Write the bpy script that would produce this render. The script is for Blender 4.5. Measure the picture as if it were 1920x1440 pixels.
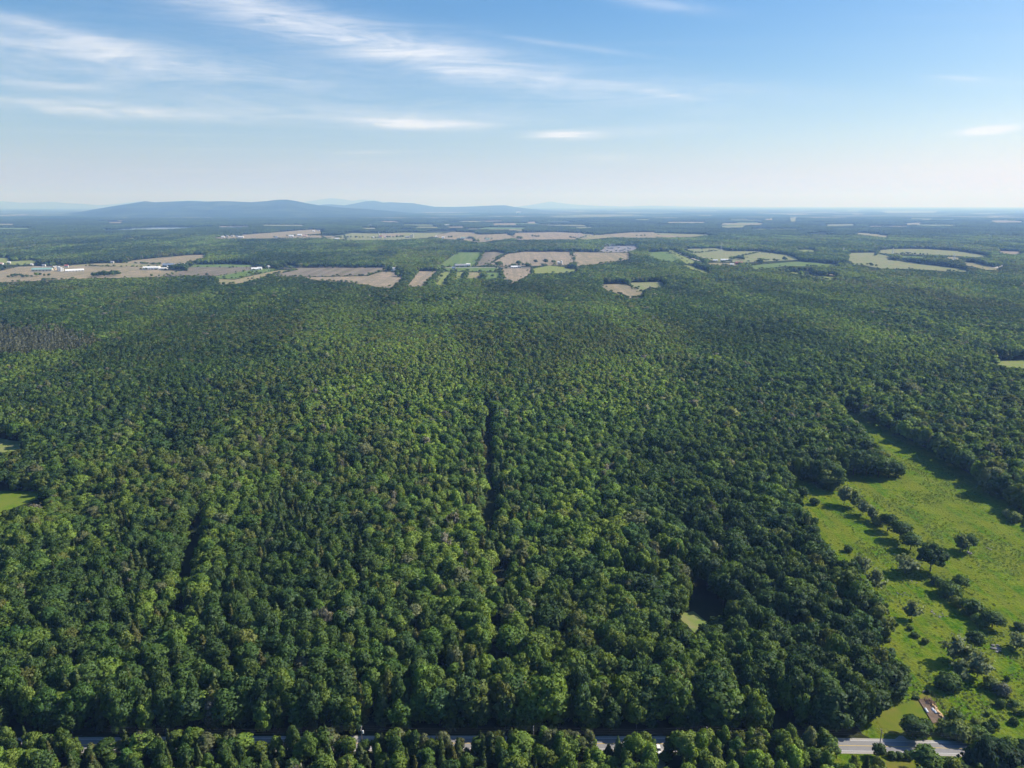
import bpy, math, random
import numpy as np
from mathutils import Vector

S = bpy.context.scene
for o in list(bpy.data.objects):
    bpy.data.objects.remove(o)
R = math.radians
rng = np.random.default_rng(7)
random.seed(7)

# ------------------------------------------------------------------ camera
H = 180.0                       # flying height of the drone above the ground
F = 1333.0                      # focal length, pixels of a 1920 wide frame
HORIZON = 384.5
PITCH = math.atan((720 - HORIZON) / F)
cam_d = bpy.data.cameras.new('camera')
cam = bpy.data.objects.new('camera', cam_d)
S.collection.objects.link(cam)
cam.location = (0, 0, H)
cam.rotation_euler = (R(90) - PITCH, 0, 0)
cam_d.sensor_width = 36
cam_d.lens = 36 * F / 1920
cam_d.clip_start = 1
cam_d.clip_end = 250000
S.camera = cam

# ------------------------------------------------------------------ sun direction
SUN_EL, SUN_AZ = R(40), R(74)             # azimuth clockwise from the view direction
sun_vec = Vector((math.sin(SUN_AZ) * math.cos(SUN_EL), math.cos(SUN_AZ) * math.cos(SUN_EL), math.sin(SUN_EL)))

CP, SP = math.cos(PITCH), math.sin(PITCH)
def ray(px, py):
    u, v = (px - 960) / F, (py - 720) / F
    return np.array([u, CP - v * SP, -SP - v * CP])
def gp(px, py):                            # ground point seen at a place of the photograph
    d = ray(px, py)
    t = H / -d[2]
    return (d[0] * t, d[1] * t)
def to_px(x, y, z):
    y = np.asarray(y, float); dz = np.asarray(z, float) - H
    dep = y * CP - dz * SP
    up = y * SP + dz * CP
    return 960 + F * np.asarray(x) / dep, 720 - F * up / dep
def mpp(px, py):                           # metres per photo pixel at a ground place
    x, y = gp(px, py)
    return (y * CP + H * SP) / F

# ------------------------------------------------------------------ node helpers
def nmat(name):
    m = bpy.data.materials.new(name); m.use_nodes = True
    nt = m.node_tree; nt.nodes.clear()
    out = nt.nodes.new('ShaderNodeOutputMaterial')
    return m, nt, out
def N(nt, t, **kw):
    n = nt.nodes.new(t)
    for k, v in kw.items():
        if k.startswith('i_'):
            n.inputs[k[2:].replace('_', ' ')].default_value = v
        else:
            setattr(n, k, v)
    return n
def L(nt, a, b): nt.links.new(a, b)
def math_n(nt, op, a, b=None, clamp=False):
    n = nt.nodes.new('ShaderNodeMath'); n.operation = op; n.use_clamp = clamp
    for i, x in enumerate((a, b)):
        if x is None: continue
        if isinstance(x, (int, float)): n.inputs[i].default_value = x
        else: nt.links.new(x, n.inputs[i])
    return n.outputs[0]
def mixc(nt, fac, a, b, mode='MIX'):
    n = nt.nodes.new('ShaderNodeMix'); n.data_type = 'RGBA'; n.blend_type = mode
    for i, x in ((0, fac), (6, a), (7, b)):
        if isinstance(x, (int, float)): n.inputs[i].default_value = x
        elif isinstance(x, (tuple, list)): n.inputs[i].default_value = (*x, 1)[:4]
        else: nt.links.new(x, n.inputs[i])
    return n.outputs[2]

# ------------------------------------------------------------------ world: sky with thin cirrus
W = bpy.data.worlds.new('World'); S.world = W; W.use_nodes = True
nt = W.node_tree; nt.nodes.clear()
sky = N(nt, 'ShaderNodeTexSky', sky_type='NISHITA', sun_disc=False, sun_elevation=SUN_EL, sun_rotation=SUN_AZ,
        altitude=200, air_density=1.15, dust_density=1.0, ozone_density=3.0)
tc = N(nt, 'ShaderNodeTexCoord')
sep = N(nt, 'ShaderNodeSeparateXYZ'); L(nt, tc.outputs['Generated'], sep.inputs[0])
az = math_n(nt, 'ARCTAN2', sep.outputs[0], sep.outputs[1])
el = math_n(nt, 'ARCSINE', sep.outputs[2])
# noise fibres on a plane high above: direction divided by its height
zc = math_n(nt, 'MAXIMUM', sep.outputs[2], 0.03)
pxn = math_n(nt, 'DIVIDE', sep.outputs[0], zc); pyn = math_n(nt, 'DIVIDE', sep.outputs[1], zc)
def fibre(rot, sx, sy, scale, detail, rough, dist):
    cx = N(nt, 'ShaderNodeCombineXYZ'); L(nt, pxn, cx.inputs[0]); L(nt, pyn, cx.inputs[1])
    mp = N(nt, 'ShaderNodeMapping'); mp.inputs['Rotation'].default_value = (0, 0, R(rot)); mp.inputs['Scale'].default_value = (sx, sy, 1)
    L(nt, cx.outputs[0], mp.inputs[0])
    nz = N(nt, 'ShaderNodeTexNoise', noise_dimensions='2D'); nz.inputs['Scale'].default_value = scale
    nz.inputs['Detail'].default_value = detail; nz.inputs['Roughness'].default_value = rough; nz.inputs['Distortion'].default_value = dist
    L(nt, mp.outputs[0], nz.inputs['Vector'])
    return nz.outputs[0]
def smooth(x, a, b):
    n = N(nt, 'ShaderNodeMapRange', interpolation_type='SMOOTHSTEP'); n.inputs[1].default_value = a; n.inputs[2].default_value = b
    L(nt, x, n.inputs[0]); return n.outputs[0]
fib = smooth(fibre(28, 0.28, 1.6, 1.5, 9, 0.60, 0.7), 0.24, 0.80)
fib2 = smooth(fibre(22, 0.30, 1.6, 7.0, 10, 0.68, 1.6), 0.30, 0.72)
veil = smooth(fibre(28, 0.16, 0.7, 0.55, 6, 0.55, 0.5), 0.48, 0.78)
def feather(rot, sx, sy, detail, dist):
    cx = N(nt, 'ShaderNodeCombineXYZ'); L(nt, az, cx.inputs[0]); L(nt, el, cx.inputs[1])
    mp = N(nt, 'ShaderNodeMapping'); mp.inputs['Rotation'].default_value = (0, 0, R(rot)); mp.inputs['Scale'].default_value = (sx, sy, 1); L(nt, cx.outputs[0], mp.inputs[0])
    nz = N(nt, 'ShaderNodeTexNoise', noise_dimensions='2D'); nz.inputs['Scale'].default_value = 1.0; nz.inputs['Detail'].default_value = detail; nz.inputs['Roughness'].default_value = .66; nz.inputs['Distortion'].default_value = dist
    L(nt, mp.outputs[0], nz.inputs['Vector']); return nz.outputs[0]
fib3 = smooth(feather(13, 5.0, 46.0, 11, 1.1), 0.33, 0.70)
fib4 = smooth(feather(-6, 9.0, 34.0, 10, 1.8), 0.36, 0.68)
fmix = math_n(nt, 'ADD', math_n(nt, 'ADD', math_n(nt, 'MULTIPLY', fib, 0.25), math_n(nt, 'MULTIPLY', fib2, 0.15)), math_n(nt, 'ADD', math_n(nt, 'MULTIPLY', fib3, 0.50), math_n(nt, 'MULTIPLY', fib4, 0.22)))
# single streaks: centre (azimuth, elevation), tilt, half length, half width, density
STREAKS = [(110, 58, 130, 13, 13, .5), (330, 122, 200, 17, 8, .55), (60, 110, 200, 60, 8, .28), (320, 130, 330, 46, 7, .26),
           (560, 45, 260, 26, 17, .42), (850, 112, 330, 24, 12, .50), (700, 90, 420, 48, 11, .22), (1235, 174, 65, 5, 8, .40),
           (1300, 160, 200, 16, 5, .20), (220, 210, 210, 11, 4, .50), (420, 205, 420, 22, 1, .24), (765, 232, 100, 8, 1, 1.25),
           (640, 214, 160, 9, 0, .22), (900, 226, 160, 16, -1, .2), (1065, 254, 52, 6, 0, 1.2), (1150, 246, 150, 9, -2, .28), (1855, 244, 40, 6.5, -5, 2.2),
           (1798, 147, 42, 4, 3, .55), (1850, 155, 90, 9, 0, .18), (1225, 4, 90, 9, 8, .4), (690, 286, 60, 2.5, -1, .35),
           (60, 155, 80, 7, 5, .35), (1140, 296, 55, 6, 0, .3), (1060, 85, 120, 4, 8, .25), (830, 130, 30, 6, 3, .35), (700, 310, 180, 10, 0, .12)]
tot = None
for (cx, cy, hl, hw, ang, dn) in STREAKS:
    d = ray(cx, cy); d = d / np.linalg.norm(d)
    a0, e0 = math.atan2(d[0], d[1]), math.asin(d[2])
    d1 = ray(cx + 40 * math.cos(R(ang)), cy + 40 * math.sin(R(ang))); d1 = d1 / np.linalg.norm(d1)
    da, de = math.atan2(d1[0], d1[1]) - a0, math.asin(d1[2]) - e0
    ln = math.hypot(da, de); k = ln / 40; da /= ln; de /= ln
    A = math_n(nt, 'SUBTRACT', az, a0); E = math_n(nt, 'SUBTRACT', el, e0)
    p = math_n(nt, 'MULTIPLY', math_n(nt, 'ADD', math_n(nt, 'MULTIPLY', A, da), math_n(nt, 'MULTIPLY', E, de)), 1 / (hl * k))
    q = math_n(nt, 'MULTIPLY', math_n(nt, 'SUBTRACT', math_n(nt, 'MULTIPLY', E, da), math_n(nt, 'MULTIPLY', A, de)), 1 / (hw * k))
    r2 = math_n(nt, 'ADD', math_n(nt, 'MULTIPLY', p, p), math_n(nt, 'MULTIPLY', q, q))
    g = math_n(nt, 'MULTIPLY', math_n(nt, 'POWER', 2.718, math_n(nt, 'MULTIPLY', r2, -0.75)), dn)
    tot = g if tot is None else math_n(nt, 'ADD', tot, g)
fib_s = math_n(nt, 'ADD', math_n(nt, 'MULTIPLY', fmix, 1.25), 0.16)
mask = math_n(nt, 'ADD', math_n(nt, 'MULTIPLY', tot, fib_s), math_n(nt, 'MULTIPLY', math_n(nt, 'MULTIPLY', veil, fib), 0.22), clamp=True)
mask = math_n(nt, 'MULTIPLY', mask, 0.82)
mask = math_n(nt, 'MULTIPLY', mask, smooth(sep.outputs[2], 0.0, 0.05))
hs = N(nt, 'ShaderNodeHueSaturation'); hs.inputs['Saturation'].default_value = 1.42; L(nt, sky.outputs[0], hs.inputs['Color'])
CLOUD = (8.2, 8.5, 9.2)
skc = mixc(nt, 1.0, hs.outputs[0], (1.0, .965, 1.05), 'MULTIPLY')
wc = mixc(nt, mask, skc, CLOUD)
bg = N(nt, 'ShaderNodeBackground'); bg.inputs[1].default_value = 0.075; L(nt, wc, bg.inputs[0])
wo = N(nt, 'ShaderNodeOutputWorld'); L(nt, bg.outputs[0], wo.inputs[0])

# ------------------------------------------------------------------ sun
sl = bpy.data.lights.new('sun', 'SUN'); sl.energy = 4.2; sl.angle = R(0.53); sl.color = (1.0, 0.95, 0.87)
so = bpy.data.objects.new('sun', sl); S.collection.objects.link(so)
so.rotation_euler = (-sun_vec).to_track_quat('-Z', 'Y').to_euler()

# ------------------------------------------------------------------ exposure and render settings
vs = S.view_settings
vs.view_transform = 'Standard'; vs.look = 'None'; vs.exposure = 0.70; vs.gamma = 1.0; vs.use_curve_mapping = False
cy = S.cycles
cy.max_bounces = 4; cy.diffuse_bounces = 2; cy.glossy_bounces = 1; cy.transmission_bounces = 2; cy.volume_bounces = 2; cy.transparent_max_bounces = 6
cy.caustics_reflective = False; cy.caustics_refractive = False
cy.use_adaptive_sampling = True; cy.adaptive_threshold = 0.02
cy.use_denoising = True
try:
    cy.denoiser = 'OPENIMAGEDENOISE'; cy.denoising_input_passes = 'RGB_ALBEDO_NORMAL'; cy.denoising_prefilter = 'ACCURATE'
except Exception:
    pass
S.render.use_persistent_data = False

# ------------------------------------------------------------------ numeric helpers
def hash2(ix, iy, seed):
    n = (ix.astype(np.int64) * 374761393 + iy.astype(np.int64) * 668265263 + seed * 1442695041) & 0x7fffffff
    n = ((n ^ (n >> 13)) * 1274126177) & 0x7fffffff
    return ((n ^ (n >> 16)) & 0xffffff) / float(0xffffff)
def vnoise(x, y, scale, seed=0):
    x = np.asarray(x) / scale; y = np.asarray(y) / scale
    ix, iy = np.floor(x), np.floor(y); fx, fy = x - ix, y - iy
    fx = fx * fx * (3 - 2 * fx); fy = fy * fy * (3 - 2 * fy)
    a = hash2(ix, iy, seed); b = hash2(ix + 1, iy, seed); c = hash2(ix, iy + 1, seed); d = hash2(ix + 1, iy + 1, seed)
    return (a * (1 - fx) + b * fx) * (1 - fy) + (c * (1 - fx) + d * fx) * fy
def fbm(x, y, scale, seed=0, oct=4):
    t, a, s = 0, 0.5, 0
    for i in range(oct):
        t = t + a * vnoise(x, y, scale / 2 ** i, seed + i * 17); s += a; a *= 0.5
    return t / s
def inpoly(x, y, P):
    P = np.asarray(P); res = np.zeros(x.shape, bool)
    bb = (x >= P[:, 0].min()) & (x <= P[:, 0].max()) & (y >= P[:, 1].min()) & (y <= P[:, 1].max())
    if not bb.any(): return res
    xs, ys = x[bb], y[bb]; r = np.zeros(xs.shape, bool); n = len(P)
    for i in range(n):
        x1, y1 = P[i]; x2, y2 = P[(i + 1) % n]
        if y1 == y2: continue
        c = ((y1 > ys) != (y2 > ys)) & (xs < (x2 - x1) * (ys - y1) / (y2 - y1) + x1)
        r ^= c
    res[bb] = r; return res
def segdist(x, y, a, b):
    ax, ay = a; bx, by = b; dx, dy = bx - ax, by - ay
    t = np.clip(((x - ax) * dx + (y - ay) * dy) / (dx * dx + dy * dy), 0, 1)
    return np.hypot(x - ax - t * dx, y - ay - t * dy)

# ------------------------------------------------------------------ mesh helpers
COL = S.collection
def mesh_from(name, V, faces, mats=(), mat_idx=None, smooth=False):
    me = bpy.data.meshes.new(name)
    V = np.asarray(V, np.float32)
    sizes = np.array([len(f) for f in faces], np.int32)
    loops = np.concatenate([np.asarray(f, np.int32) for f in faces]) if len(faces) else np.zeros(0, np.int32)
    me.vertices.add(len(V)); me.vertices.foreach_set('co', V.ravel())
    me.loops.add(len(loops)); me.loops.foreach_set('vertex_index', loops)
    me.polygons.add(len(sizes))
    me.polygons.foreach_set('loop_start', np.concatenate([[0], np.cumsum(sizes)[:-1]]).astype(np.int32))
    for m in mats: me.materials.append(m)
    if mat_idx is not None: me.polygons.foreach_set('material_index', np.asarray(mat_idx, np.int32))
    me.polygons.foreach_set('use_smooth', np.full(len(sizes), smooth, bool))
    me.update(calc_edges=True); me.validate()
    return me
def link(name, me, parent=None, loc=None, **props):
    o = bpy.data.objects.new(name, me); COL.objects.link(o)
    if parent is not None: o.parent = parent
    if loc is not None: o.location = loc
    for k, v in props.items(): o[k] = v
    return o
def empty(name, loc, rz=0, **props):
    o = bpy.data.objects.new(name, None); COL.objects.link(o); o.location = loc; o.rotation_euler = (0, 0, rz); o.empty_display_size = .1
    for k, v in props.items(): o[k] = v
    return o
class MB:
    def __init__(s): s.V = []; s.F = []
    def box(s, x0, x1, y0, y1, z0, z1):
        b = len(s.V); s.V += [(x0, y0, z0), (x1, y0, z0), (x1, y1, z0), (x0, y1, z0), (x0, y0, z1), (x1, y0, z1), (x1, y1, z1), (x0, y1, z1)]
        s.F += [tuple(b + i for i in f) for f in ((0, 3, 2, 1), (4, 5, 6, 7), (0, 1, 5, 4), (1, 2, 6, 5), (2, 3, 7, 6), (3, 0, 4, 7))]; return s
    def poly(s, pts):
        b = len(s.V); s.V += [tuple(p) for p in pts]; s.F.append(tuple(range(b, b + len(pts)))); return s
    def prism(s, prof, x0, x1):            # closed profile of (y, z) extruded along x
        b = len(s.V); n = len(prof)
        s.V += [(x0, y, z) for y, z in prof] + [(x1, y, z) for y, z in prof]
        s.F.append(tuple(b + i for i in range(n))[::-1]); s.F.append(tuple(b + n + i for i in range(n)))
        for i in range(n):
            j = (i + 1) % n; s.F.append((b + i, b + j, b + n + j, b + n + i))
        return s
    def tube(s, a, c, r0, r1=None, n=6):
        r1 = r0 if r1 is None else r1
        a = Vector(a); c = Vector(c); d = (c - a).normalized(); u = d.orthogonal().normalized(); w = d.cross(u)
        b = len(s.V)
        for p, r in ((a, r0), (c, r1)):
            for i in range(n):
                t = 2 * math.pi * i / n; s.V.append(tuple(p + (u * math.cos(t) + w * math.sin(t)) * r))
        for i in range(n): s.F.append((b + i, b + (i + 1) % n, b + n + (i + 1) % n, b + n + i))
        s.F.append(tuple(b + i for i in range(n))[::-1]); s.F.append(tuple(b + n + i for i in range(n)))
        return s
    def lathe(s, prof, n=14, c=(0, 0)):    # (radius, z) from bottom to top
        b = len(s.V)
        for r, z in prof:
            for i in range(n):
                t = 2 * math.pi * i / n; s.V.append((c[0] + r * math.cos(t), c[1] + r * math.sin(t), z))
        for k in range(len(prof) - 1):
            for i in range(n):
                j = (i + 1) % n; s.F.append((b + k * n + i, b + k * n + j, b + (k + 1) * n + j, b + (k + 1) * n + i))
        s.F.append(tuple(b + (len(prof) - 1) * n + i for i in range(n))); s.F.append(tuple(b + i for i in range(n))[::-1])
        return s
    def mesh(s, name, mat, smooth=False): return mesh_from(name, s.V, s.F, [mat], None, smooth)
    def build(s, name, mat, parent=None, loc=None, smooth=False, **props): return link(name, s.mesh(name, mat, smooth), parent, loc, **props)

# ------------------------------------------------------------------ materials
def plain(name, col, rough=.8, noise=0.12, scale=0.6, spec=.3, metallic=0):
    m, nt, out = nmat(name)
    b = N(nt, 'ShaderNodeBsdfPrincipled'); b.inputs['Roughness'].default_value = rough
    b.inputs['Specular IOR Level'].default_value = spec; b.inputs['Metallic'].default_value = metallic
    tc = N(nt, 'ShaderNodeTexCoord'); nz = N(nt, 'ShaderNodeTexNoise'); nz.inputs['Scale'].default_value = scale; nz.inputs['Detail'].default_value = 5
    L(nt, tc.outputs['Object'], nz.inputs['Vector'])
    k = math_n(nt, 'ADD', math_n(nt, 'MULTIPLY', nz.outputs[0], 2 * noise), 1 - noise)
    c = N(nt, 'ShaderNodeMix', data_type='RGBA', blend_type='MULTIPLY'); c.inputs[0].default_value = 1; c.inputs[6].default_value = (*col, 1)
    cc = N(nt, 'ShaderNodeCombineColor'); [L(nt, k, cc.inputs[i]) for i in range(3)]
    L(nt, cc.outputs[0], c.inputs[7]); L(nt, c.outputs[2], b.inputs['Base Color']); L(nt, b.outputs[0], out.inputs[0])
    return m
def foliage_mat(name, transl=0.36):
    m, nt, out = nmat(name)
    at = N(nt, 'ShaderNodeAttribute', attribute_type='INSTANCER', attribute_name='col')
    av = N(nt, 'ShaderNodeAttribute', attribute_type='GEOMETRY', attribute_name='var')
    cc = N(nt, 'ShaderNodeCombineColor')
    L(nt, math_n(nt, 'ADD', math_n(nt, 'MULTIPLY', av.outputs['Fac'], 0.75), 0.62), cc.inputs[0])
    L(nt, math_n(nt, 'ADD', math_n(nt, 'MULTIPLY', av.outputs['Fac'], 0.6), 0.70), cc.inputs[1])
    L(nt, math_n(nt, 'ADD', math_n(nt, 'MULTIPLY', av.outputs['Fac'], 0.5), 0.75), cc.inputs[2])
    c = mixc(nt, 1.0, at.outputs['Color'], cc.outputs[0], 'MULTIPLY')
    d = N(nt, 'ShaderNodeBsdfDiffuse'); t = N(nt, 'ShaderNodeBsdfTranslucent')
    L(nt, c, d.inputs[0])
    t2 = mixc(nt, 1.0, c, (1.25, 1.25, 0.55), 'MULTIPLY'); L(nt, t2, t.inputs[0])
    mx = N(nt, 'ShaderNodeMixShader'); mx.inputs[0].default_value = transl
    L(nt, d.outputs[0], mx.inputs[1]); L(nt, t.outputs[0], mx.inputs[2])
    gl = N(nt, 'ShaderNodeBsdfGlossy'); gl.inputs['Roughness'].default_value = 0.55; gl.inputs[0].default_value = (.9, .95, 1, 1)
    m2 = N(nt, 'ShaderNodeMixShader'); m2.inputs[0].default_value = 0.012
    L(nt, mx.outputs[0], m2.inputs[1]); L(nt, gl.outputs[0], m2.inputs[2]); L(nt, m2.outputs[0], out.inputs[0])
    return m
M_LEAF = foliage_mat('leaves')
M_BARK = plain('bark', (.09, .075, .06), .95, .3, 1.5)
M_BARKG = plain('grey bark', (.16, .15, .135), .95, .3, 1.5)

def ground_mat(name, cols, scales, rough=.95, bump=0.0, bscale=.4, bands=None):
    """cols: three colours mixed by two noises of the given sizes in metres"""
    m, nt, out = nmat(name)
    geo = N(nt, 'ShaderNodeNewGeometry')
    b = N(nt, 'ShaderNodeBsdfDiffuse')
    def nz(size, det=6, dist=0.3):
        n = N(nt, 'ShaderNodeTexNoise'); n.inputs['Scale'].default_value = 1 / size; n.inputs['Detail'].default_value = det; n.inputs['Distortion'].default_value = dist
        n.inputs['Roughness'].default_value = .6
        L(nt, geo.outputs['Position'], n.inputs['Vector']); return n.outputs[0]
    def st(x, a, c):
        n = N(nt, 'ShaderNodeMapRange', interpolation_type='SMOOTHSTEP'); n.inputs[1].default_value = a; n.inputs[2].default_value = c
        L(nt, x, n.inputs[0]); return n.outputs[0]
    n1 = st(nz(scales[0]), .36, .64); n2 = st(nz(scales[1]), .40, .62)
    c = mixc(nt, n1, cols[0], cols[1]); c = mixc(nt, n2, c, cols[2])
    if bands:
        ang, size, colb, k = bands
        mp = N(nt, 'ShaderNodeMapping'); mp.inputs['Rotation'].default_value = (0, 0, R(ang)); L(nt, geo.outputs['Position'], mp.inputs[0])
        mp.inputs['Scale'].default_value = (1, .02, 1)
        n = N(nt, 'ShaderNodeTexNoise'); n.inputs['Scale'].default_value = 1 / size; n.inputs['Detail'].default_value = 3; L(nt, mp.outputs[0], n.inputs['Vector'])
        c = mixc(nt, math_n(nt, 'MULTIPLY', st(n.outputs[0], .45, .6), k), c, colb)
    L(nt, c, b.inputs[0])
    if bump:
        bp = N(nt, 'ShaderNodeBump'); bp.inputs['Strength'].default_value = 1; bp.inputs['Distance'].default_value = bump
        L(nt, nz(bscale, 4, .2), bp.inputs['Height']); L(nt, bp.outputs[0], b.inputs['Normal'])
    L(nt, b.outputs[0], out.inputs[0])
    return m

# ------------------------------------------------------------------ the ground
GR = 72000.0
M_FLOOR = ground_mat('forest floor', [(.035, .042, .018), (.05, .05, .026), (.03, .045, .015)], (9, 60), bump=.3, bscale=2)
b = MB(); rr = [0, 60, 150, 300, 600, 1200, 2500, 5000, 10000, 20000, 40000, GR]; nseg = 96
V = [(0, 0, 0)]; Fs = []
for k, r in enumerate(rr[1:]):
    for i in range(nseg):
        t = 2 * math.pi * i / nseg; V.append((r * math.cos(t), r * math.sin(t), 0))
for i in range(nseg): Fs.append((0, 1 + i, 1 + (i + 1) % nseg))
for k in range(len(rr) - 2):
    for i in range(nseg):
        j = (i + 1) % nseg; o0 = 1 + k * nseg; o1 = o0 + nseg; Fs.append((o0 + i, o1 + i, o1 + j, o0 + j))
link('ground', mesh_from('ground', V, Fs, [M_FLOOR]), kind='structure')

def sheet(name, pts, mat, z, **props):
    from mathutils.geometry import tessellate_polygon
    P = [Vector((x, y, 0)) for x, y in pts]
    c = sum(P, Vector()) / len(P)
    tri = tessellate_polygon([P])
    a = sum(P[i].x * P[(i + 1) % len(P)].y - P[(i + 1) % len(P)].x * P[i].y for i in range(len(P)))
    fs = []
    for t in tri:
        p, q, r = (P[i] for i in t)
        s = (q.x - p.x) * (r.y - p.y) - (q.y - p.y) * (r.x - p.x)
        fs.append(tuple(t) if s > 0 else tuple(t)[::-1])
    o = link(name, mesh_from(name, [(p.x - c.x, p.y - c.y, 0) for p in P], fs, [mat]), loc=(c.x, c.y, z))
    for k, v in props.items(): o[k] = v
    return o

# ---- fields of the plain: outlines on the ground
M_TAN = ground_mat('stubble field', [(.33, .26, .18), (.28, .235, .16), (.22, .20, .125)], (80, 30), bands=(20, 16, (.20, .185, .12), .65))
M_TAN2 = ground_mat('bare clay field', [(.34, .27, .20), (.30, .245, .18), (.23, .205, .145)], (60, 24), bands=(-15, 12, (.21, .185, .13), .65))
M_PLOW = ground_mat('ploughed field', [(.165, .135, .115), (.20, .17, .14), (.145, .145, .095)], (80, 30), bands=(-30, 22, (.24, .21, .16), .6))
M_GREEN = ground_mat('green field', [(.115, .185, .055), (.15, .20, .075), (.10, .155, .05)], (50, 18), bands=(10, 12, (.17, .21, .09), .5))
M_PALE = ground_mat('pale green hay field', [(.20, .235, .105), (.17, .215, .085), (.24, .225, .13)], (90, 30), bands=(65, 20, (.24, .235, .13), .5))
M_YEL = ground_mat('yellow green pasture', [(.19, .24, .065), (.155, .22, .055), (.23, .235, .10)], (30, 9), bands=(65, 9, (.21, .23, .09), .4))
M_MIX = ground_mat('greening stubble field', [(.26, .24, .13), (.20, .215, .10), (.30, .24, .16)], (55, 20), bands=(-20, 16, (.18, .2, .09), .5))
M_CLEAR = ground_mat('forest clearing grass', [(.09, .165, .018), (.125, .185, .024), (.15, .185, .03)], (6, 20))
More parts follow.
